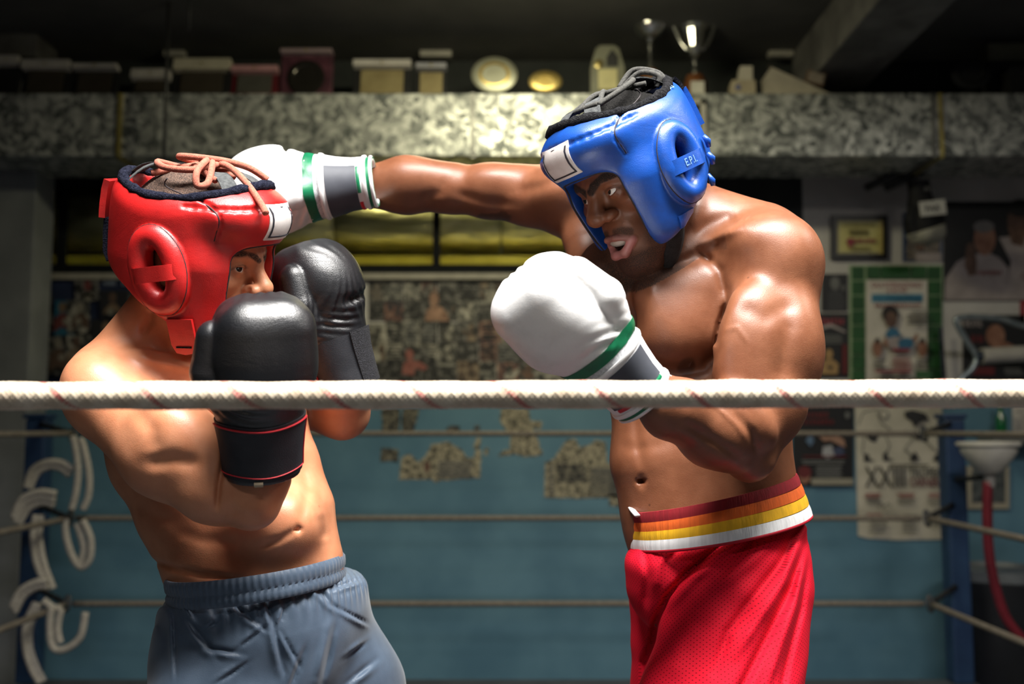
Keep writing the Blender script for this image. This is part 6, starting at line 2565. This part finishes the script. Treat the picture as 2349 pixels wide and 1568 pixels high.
# ------------------------------------------------------------------ shorts
def waist_ring(c, a, b, tilt, z, n=72, rip=0.0, nrip=60, flare=0.0):
    """ellipse round the waist, raised by z along its own axis"""
    t = math.radians(tilt)
    U = np.array([math.cos(t), 0, math.sin(t)])
    N = np.array([-math.sin(t), 0, math.cos(t)])
    D = np.array([0, 1.0, 0])
    out = []
    for i in range(n):
        th = 2 * math.pi * i / n
        w = 1 + rip * math.sin(nrip * th)
        out.append(c + U * (a + flare) * w * math.cos(th) + D * (b + flare) * w * math.sin(th) + N * z)
    return out


def ring_band(rings, name, mat, parent, thick=.003):
    """closed cloth band through a list of rings, with thickness inward"""
    n = len(rings[0])
    cen = [np.mean(r, 0) for r in rings]
    V = []
    for r in rings:
        V += list(r)
    for r, c in zip(rings, cen):
        V += [p - nrm(p - c) * thick for p in r]
    m = len(rings)
    N = n * m
    Fs = []
    for i in range(m - 1):
        for j in range(n):
            j2 = (j + 1) % n
            Fs.append((i * n + j, i * n + j2, (i + 1) * n + j2, (i + 1) * n + j))
            Fs.append((N + i * n + j, N + (i + 1) * n + j, N + (i + 1) * n + j2, N + i * n + j2))
    for j in range(n):
        j2 = (j + 1) % n
        Fs.append((j, N + j, N + j2, j2))
        o = (m - 1) * n
        Fs.append((o + j, o + j2, N + o + j2, N + o + j))
    return MB().add(V, Fs).build(name, mat, parent, True, angle=50)


def mesh_cloth(name, c, c2, dot=True):
    m, nt, b = _mat(name)
    L = nt.links
    tc = nt.nodes.new('ShaderNodeTexCoord')
    sp = nt.nodes.new('ShaderNodeSeparateXYZ')
    L.new(tc.outputs['Object'], sp.inputs[0])

    def mth(op, a, b_=None):
        n = nt.nodes.new('ShaderNodeMath')
        n.operation = op
        for i, v in enumerate((a, b_)):
            if v is None:
                continue
            if isinstance(v, (int, float)):
                n.inputs[i].default_value = v
            else:
                L.new(v, n.inputs[i])
        return n.outputs[0]
    # staggered eyelets
    u = mth('MULTIPLY', mth('ARCTAN2', mth('SUBTRACT', sp.outputs['X'], .335), mth('SUBTRACT', sp.outputs['Y'], 1.70)), .155)
    gu = mth('MULTIPLY', u, 1 / .0075)
    gv = mth('MULTIPLY', mth('ADD', sp.outputs['Z'], mth('MULTIPLY', sp.outputs['X'], -.12)), 1 / .0062)
    a = mth('SINE', mth('MULTIPLY', mth('ADD', gu, gv), math.pi))
    c_ = mth('SINE', mth('MULTIPLY', mth('SUBTRACT', gu, gv), math.pi))
    hole = mth('GREATER_THAN', mth('MULTIPLY', mth('ABSOLUTE', a), mth('ABSOLUTE', c_)), .86)
    n = nt.nodes.new('ShaderNodeTexNoise')
    n.inputs['Scale'].default_value = 30
    n.inputs['Detail'].default_value = 5
    L.new(tc.outputs['Object'], n.inputs['Vector'])
    x = nt.nodes.new('ShaderNodeMix')
    x.data_type = 'RGBA'
    x.inputs['A'].default_value = (*c, 1)
    x.inputs['B'].default_value = (*c2, 1)
    if dot:
        L.new(hole, x.inputs['Factor'])
    else:
        L.new(n.outputs['Fac'], x.inputs['Factor'])
    L.new(x.outputs['Result'], b.inputs['Base Color'])
    b.inputs['Roughness'].default_value = .78
    b.inputs['Specular IOR Level'].default_value = .2
    n2 = nt.nodes.new('ShaderNodeTexNoise')
    n2.inputs['Scale'].default_value = 900
    L.new(tc.outputs['Object'], n2.inputs['Vector'])
    hh = mth('SUBTRACT', mth('MULTIPLY', n2.outputs['Fac'], .4), mth('MULTIPLY', hole, 1.0) if dot else 0.0)
    bp = nt.nodes.new('ShaderNodeBump')
    bp.inputs['Strength'].default_value = .35
    bp.inputs['Distance'].default_value = .001
    L.new(hh, bp.inputs['Height'])
    L.new(bp.outputs['Normal'], b.inputs['Normal'])
    return m


def ripmat(name, c):
    """ribbed elastic"""
    c = np.array(c)
    return noise_mat(name, tuple(c * .82), tuple(np.minimum(c * 1.05, 1)), 130, .8, 0, bump=.5, bscale=330, stretch=(1, 1, .06))


def fold_noise(p, px0, py0, n, seed):
    """radial cloth folds that run out of one photo point"""
    X = (p[:, 0] / p[:, 1]) * FPX + 1174.5
    return X


def red_shorts():
    S = Sdf()
    cp(S, (1642, 1180, 1.68, 200), (1652, 1330, 1.68, 205), .04, .80)
    cp(S, (1700, 1300, 1.62, 152), (1640, 1620, 1.58, 172), .03, .82)
    cp(S, (1640, 1620, 1.58, 172), (1600, 1960, 1.56, 190), .03, .8)
    cp(S, (1585, 1300, 1.77, 140), (1575, 1620, 1.80, 118), .018, .9)
    cp(S, (1575, 1620, 1.80, 118), (1560, 1900, 1.82, 125), .018, .9)
    el(S, (1500, 1300, 1.64), 55, 100, .06, .04, -6)
    hL_, kL_ = P(1690, 1400, 1.62), np.array([.29, 1.47, .50])
    hR_, kR_ = P(1600, 1380, 1.77), np.array([.33, 1.86, .50])
    for a_, b_ in ((hL_, kL_), (hR_, kR_)):
        S.add(Cap(a_, b_, .108, .090), .03)
    o = P(1850, 1130, 1.6)
    t = math.radians(11)
    wc_, wn = P(1647, 1210, 1.68), np.array([-math.sin(t), 0, math.cos(t)])

    folds = groove_post([
        ([(1725, 1200), (1650, 1250), (1580, 1310), (1530, 1370), (1508, 1425)], .0130, 8, 1.3, 1.70),
        ([(1740, 1212), (1660, 1268), (1592, 1326), (1540, 1390)], -.0080, 11, 1.3, 1.70),
        ([(1508, 1400), (1498, 1470), (1462, 1560), (1440, 1640)], .0120, 9, 1.3, 1.75),
        ([(1790, 1200), (1700, 1262), (1610, 1300), (1560, 1320)], .0060, 10, 1.3, 1.70),
        ([(1800, 1215), (1720, 1290), (1640, 1350)], -.0060, 14, 1.3, 1.70),
        ([(1838, 1196), (1790, 1290), (1720, 1380), (1670, 1450), (1640, 1540)], .0090, 12, 1.3, 1.70),
        ([(1846, 1215), (1800, 1330), (1740, 1420), (1690, 1500)], -.0080, 13, 1.3, 1.70),
        ([(1850, 1225), (1812, 1350), (1760, 1460), (1700, 1580), (1660, 1700)], .0110, 12, 1.3, 1.72),
        ([(1852, 1260), (1826, 1380), (1790, 1480), (1750, 1600)], -.0070, 11, 1.3, 1.72),
        ([(1856, 1260), (1836, 1400), (1805, 1520), (1780, 1640)], .0070, 8, 1.3, 1.75),
        ([(1480, 1260), (1486, 1320), (1478, 1400)], .0050, 10, 1.3, 1.75),
        ([(1540, 1240), (1510, 1300), (1500, 1360)], -.0050, 12, 1.3, 1.72),
        ([(1600, 1220), (1560, 1262), (1530, 1290)], .0050, 8, 1.3, 1.72),
        ([(1600, 1420), (1560, 1480), (1540, 1560)], -.0040, 22, 1.3, 1.72),
    ])

    def post(D, p):
        sm_ = .0016 * np.sin(p[:, 0] * 60 + 4 * np.sin(p[:, 2] * 19)) * np.sin(p[:, 2] * 27 + 1)
        far = np.clip((p[:, 1] - 1.70) / .05, 0, 1) * .004 * np.sin(p[:, 0] * 90 + np.sin(p[:, 2] * 20))
        return folds(D, p) - sm_ - far
    S.post = post
    S.clip(Fn(lambda p: ((p - wc_.astype(np.float32)) @ wn.astype(np.float32)) - .010, wc_, 2), .045)
    S.clip(Fn(lambda p: .60 - p[:, 2], (0, 0, 0), 50), .004)
    # hollow legs at the hem
    for a, b, r in ((P(1640, 1800, 1.58), P(1600, 2050, 1.56), 160), (P(1575, 1760, 1.80), P(1560, 2000, 1.82), 96)):
        S.sub(Cap(a, b, M(r, 1.6), M(r * 1.1, 1.6), .8), .004)
    h = .0036
    V, Q = mesh_sdf(S, axis_pts(.10, .56, h), axis_pts(1.40, 1.96, h), axis_pts(.58, 1.14, h))
    sh = link('shorts', mesh_np('shorts', V, Q), mesh_cloth('mesh_red', (.62, .004, .022), (.20, .0, .006)), None, True)
    under(sh, PB)
    sh['label'] = 'red mesh shorts with a striped elastic waistband'
    cols = [('white_stripe', (.78, .78, .78)), ('yellow_stripe', (.82, .44, .008)), ('orange_stripe', (.80, .13, .012)), ('crimson_stripe', (.28, .006, .014))]
    a, b = M(207, 1.68), .160
    for i, (nm, c) in enumerate(cols):
        rings = []
        for j in range(5):
            z = -.002 + (i + j / 4.0) * .0158
            rings.append(waist_ring(wc_, a, b, 11 + 2.0 * i / 3, z, 96, .0015, 110, flare=.001 - .002 * (i + j / 4) + .0006 * math.sin(math.pi * j / 4)))
        ring_band(rings, nm, ripmat('rib_' + nm, c), sh)
    tp = waist_ring(wc_, a - .001, b - .001, 11, -.004, 96)
    MB().tube(tp, .0028, 8, True).build('seam_cord', plain('seam_red', (.4, .0, .015), .7), sh, True)
    # white lining showing at the front of the waist
    mb = MB()
    mb.tube(spline([P(1438, 1140, 1.69), P(1442, 1152, 1.66), P(1450, 1168, 1.63), P(1462, 1182, 1.60)], 6), .0050, 8, ratio=.6)
    mb.build('drawstring', plain('string_white', (.62, .58, .58), .8), sh, True)
    return sh


def grey_shorts():
    S = Sdf()
    cp(S, (584, 1300, 1.65, 197), (606, 1440, 1.65, 214), .04, .84)
    cp(S, (492, 1420, 1.60, 112), (478, 1640, 1.57, 128), .05, 1.0)
    cp(S, (478, 1640, 1.57, 128), (470, 1960, 1.53, 145), .05, .95)
    cp(S, (716, 1390, 1.72, 104), (784, 1600, 1.74, 124), .05, 1.0)
    cp(S, (790, 1600, 1.74, 128), (860, 1880, 1.78, 140), .05, 1.0)
    cp(S, (590, 1400, 1.60, 120), (600, 1560, 1.60, 120), .05, .8)
    el(S, (760, 1360, 1.70), 70, 70, .08, .04)
    for a_, b_ in ((P(520, 1500, 1.62), np.array([-.44, 1.52, .50])), (P(690, 1420, 1.74), np.array([-.22, 1.82, .52]))):
        S.add(Cap(a_, b_, .106, .086), .03)
    C0 = P(589, 1305, 1.65)
    t = math.radians(7)
    wn = np.array([-math.sin(t), 0, math.cos(t)])
    rs = np.random.RandomState(5)
    # crease lines of the nylon: photo points
    cre = [((700, 1325), (760, 1390), 5, 1), ((760, 1390), (860, 1440), 4, 1), ((530, 1390), (600, 1440), 5, 1), ((600, 1440), (550, 1480), 4, 1), ((605, 1370), (625, 1440), 5, 1),
           ((625, 1440), (645, 1530), 6, 1), ((650, 1395), (635, 1440), 4, 1), ((645, 1455), (680, 1520), 4, 1), ((420, 1380), (440, 1410), 4, 1), ((430, 1430), (480, 1490), 6, 1),
           ((480, 1490), (540, 1500), 5, 1), ((515, 1390), (545, 1375), 4, 1), ((760, 1450), (735, 1560), 7, 1), ((770, 1350), (830, 1330), 4, 1), ((810, 1560), (860, 1520), 6, 1),
           ((690, 1500), (660, 1580), 6, 1), ((395, 1420), (400, 1540), 4, 1), ((560, 1520), (500, 1560), 4, 1), ((840, 1470), (800, 1500), 4, 1), ((500, 1420), (470, 1440), 4, 1)]
    segs = [(P(a[0], a[1], 1.56), P(b[0], b[1], 1.56), w) for a, b, w, _ in cre]

    def post(D, p):
        near = np.clip((1.70 - p[:, 1]) / .06, 0, 1)
        X = p[:, 0] / p[:, 1] * 1.56
        Z = (p[:, 2] - CAMZ) / p[:, 1] * 1.56 + CAMZ
        f = np.zeros(len(p), np.float32)
        for a, b, w in segs:
            dx, dz = b[0] - a[0], b[2] - a[2]
            L2 = dx * dx + dz * dz
            tt = np.clip(((X - a[0]) * dx + (Z - a[2]) * dz) / L2, 0, 1)
            sd = ((X - a[0]) * dz - (Z - a[2]) * dx) / math.sqrt(L2)
            ax = (X - a[0] - tt * dx) ** 2 + (Z - a[2] - tt * dz) ** 2
            ww = w * .0011
            env = np.exp(-ax / (2.2 * ww) ** 2) * (.35 + .65 * np.sin(math.pi * np.clip(tt, .05, .95)))
            f += env * (1.2 * np.exp(-((sd - .9 * ww) / ww) ** 2) - 1.3 * np.exp(-((sd + .5 * ww) / (.7 * ww)) ** 2)) * w * .00075
        # gathers below the elastic
        zz = (p - C0.astype(np.float32)) @ wn.astype(np.float32)
        g = np.exp(-((zz + .045) / .022) ** 2) * np.sin(p[:, 0] * 310 + p[:, 1] * 240 + 2 * np.sin(p[:, 0] * 47)) * .0018
        s2 = .0035 * np.sin(p[:, 0] * 38 + 3 * np.sin(p[:, 2] * 17 + p[:, 1] * 9)) * np.clip(-(zz + .05) / .1, 0, 1)
        return D - f * near - g - s2
    S.post = post
    S.clip(Fn(lambda p: ((p - C0.astype(np.float32)) @ wn.astype(np.float32)) + .016, C0, 2), .045)
    S.clip(Fn(lambda p: .62 - p[:, 2], (0, 0, 0), 50), .004)
    for a, b, r in ((P(455, 1700, 1.57), P(440, 2000, 1.53), 118), (P(800, 1650, 1.74), P(860, 1930, 1.78), 112)):
        S.sub(Cap(a, b, M(r, 1.6), M(r * 1.2, 1.6), .95), .004)
    h = .0033
    V, Q = mesh_sdf(S, axis_pts(-.68, -.06, h), axis_pts(1.38, 1.95, h), axis_pts(.60, 1.06, h))
    clo = noise_mat('nylon_slate', (.048, .076, .118), (.066, .100, .150), 30, .55, 0, bump=.15, bscale=800, sheen=.2)
    sh = link('shorts', mesh_np('shorts', V, Q), clo, None, True)
    under(sh, PR)
    sh['label'] = 'grey-blue nylon shorts with gathered elastic waist'
    a, b = M(190, 1.65), .150
    rings = []
    prof = [(-.034, .001), (-.030, .004), (-.022, .0045), (-.016, .002), (-.012, .004), (-.004, .0050), (.002, .0048), (.007, .002)]
    for z, fl in prof:
        rings.append(waist_ring(C0, a, b, 7 if z > -.02 else 7, z, 360, .0065 if fl > .003 else .003, 84 + (0 if z > -.014 else 3), fl))
    ring_band(rings, 'waistband', clo, sh)
    return sh


red_shorts()
grey_shorts()
# ------------------------------------------------------------------ hanging glove on the right wall
hgl = empty('hanging_glove', tuple(P(2115, 380, 5.25)))
tag(hgl, 'black-and-white boxing glove hung by its laces below the duct', 'boxing glove')
TG = glove_frame(P(2110, 446, 5.25), P(2124, 570, 5.25), np.array([-.9, -.35, 0]), 1.30)
SG = glove_sdf(TG, 1, 1.0)
cg = TG((0, 0, .08))
Vg, Qg = mesh_sdf(SG, axis_pts(cg[0] - .2, cg[0] + .2, .006), axis_pts(cg[1] - .2, cg[1] + .2, .006), axis_pts(cg[2] - .26, cg[2] + .2, .006))
og = link('glove_body', mesh_np('glove_body', Vg, Qg), plain('leather_matt_black', (.008, .008, .010), .7, 0, .2), None, True)
under(og, hgl)
tg = P(2122, 486, 5.25)
tg[1] = 5.25 - .098
og2 = MB().bevelbox(tg, (M(60, 5.25), .006, M(34, 5.25)), .002, rot_head(0, -6, 0)).build('name_tag', plain('tag_white', (.42, .41, .39), .6), None)
under(og2, hgl)
Sw = Sdf()
Sw.ops = list(SG.ops)
Sw.clip(Fn(lambda p: (.150 - TG.inv(p)[:, 2] + .25 * TG.inv(p)[:, 0]) * 1.3, TG((0, 0, .1)), 1), .004)
Sw.post = lambda D, p: D - .003
Vg, Qg = mesh_sdf(Sw, axis_pts(cg[0] - .2, cg[0] + .2, .006), axis_pts(cg[1] - .2, cg[1] + .2, .006), axis_pts(cg[2] - .30, cg[2] + .2, .006))
under(link('glove_tip', mesh_np('glove_tip', Vg, Qg), plain('leather_bone', (.26, .25, .21), .5), None, True), hgl)
tp = P(2121, 488, 5.25)
tp[1] = 5.25 - .1025
under(text_mesh('name_text', 'FAR', M(22, 5.25), tp, nrm((1, 0, .06)), (0, 0, 1), ink, None, 0, 'CENTER', .9, .02), hgl)
tp2 = P(2114, 440, 5.25)
tp2[1] = 5.25 - .072
under(text_mesh('cuff_text', '(1)', M(10, 5.25), tp2, (1, 0, 0), (0, 0, 1), plain('ink_white', (.2, .2, .2), .6), None, 0, 'CENTER', 1.0, .02), hgl)
for a, b in (((2104, 356), (2104, 418)), ((2134, 356), (2122, 418))):
    ta = P(*a, 5.25)
    ta[2] = DUCT_Z0 - .022
    under(MB().tube([ta, P(*b, 5.25)], .006, 6).build('hanging_lace', plain('lace_grey', (.22, .21, .2), .8), None, True), hgl)

# ------------------------------------------------------------------ the near top rope
FY = 1.05
fz = ZROW(905.5, FY)
R0 = M(31.5, FY)
n_len, n_ang = 4200, 52
xsr = np.linspace(-2.0, 1.9, n_len)
th = np.linspace(0, 2 * math.pi, n_ang, endpoint=False)
X, TH = np.meshgrid(xsr, th, indexing='ij')
NS = 14                                   # strands each way
pitch = .042
a = NS * TH + 2 * math.pi * X / pitch * NS / 1.0 * .5
b = NS * TH - 2 * math.pi * X / pitch * NS / 1.0 * .5
w1, w2 = np.abs(np.cos(a / 2)), np.abs(np.cos(b / 2))
over = np.cos((a + b) / 4) * np.cos((a - b) / 4) > 0
hgt = np.where(over, w1, w2) ** .7 * np.sqrt(np.maximum(w1 * w2, 0)) ** .25
rad = R0 * (0.915 + .105 * hgt)
rad = rad + .0004 * np.sin(X * 31) + .0003 * np.sin(X * 83 + 1)
Vr = np.stack([X, FY + rad * np.cos(TH), fz + rad * np.sin(TH) + .0012 * np.sin(X * 2.2)], -1).reshape(-1, 3)
i, j = np.meshgrid(np.arange(n_len - 1), np.arange(n_ang), indexing='ij')
j2 = (j + 1) % n_ang
Qr = np.stack([i * n_ang + j, i * n_ang + j2, (i + 1) * n_ang + j2, (i + 1) * n_ang + j], -1).reshape(-1, 4)
me = mesh_np('ring_rope', Vr, Qr)
# red tracer yarn winding round the braid
ph = (X / .0945 - TH / (2 * math.pi) * 1.0) % 1.0
tr = (np.abs(ph - .5) < .045) & (np.cos(a * .5) ** 2 > .3)
vattr(me, 'tracer', tr.astype(np.float32).ravel())
m, nt, bs = _mat('rope_braid')
L = nt.links
tc = nt.nodes.new('ShaderNodeTexCoord')
n1 = nt.nodes.new('ShaderNodeTexNoise')
n1.inputs['Scale'].default_value = 40
n1.inputs['Detail'].default_value = 6
L.new(tc.outputs['Object'], n1.inputs['Vector'])
rp = nt.nodes.new('ShaderNodeValToRGB')
rp.color_ramp.elements[0].position = .3
rp.color_ramp.elements[0].color = (.48, .38, .27, 1)
rp.color_ramp.elements[1].position = .6
rp.color_ramp.elements[1].color = (.66, .57, .44, 1)
L.new(n1.outputs['Fac'], rp.inputs['Fac'])
at = nt.nodes.new('ShaderNodeAttribute')
at.attribute_name = 'tracer'
mx = nt.nodes.new('ShaderNodeMix')
mx.data_type = 'RGBA'
mx.inputs['B'].default_value = (.42, .06, .06, 1)
ms = nt.nodes.new('ShaderNodeMath')
ms.operation = 'MULTIPLY'
ms.inputs[1].default_value = 1.0
L.new(at.outputs['Fac'], ms.inputs[0])
L.new(ms.outputs[0], mx.inputs['Factor'])
L.new(rp.outputs['Color'], mx.inputs['A'])
L.new(mx.outputs['Result'], bs.inputs['Base Color'])
bs.inputs['Roughness'].default_value = .75
o = link('ring_rope', me, m, None, True)
tag(o, 'thick white braided rope with red flecks in front of the boxers', 'rope', 'ring ropes')
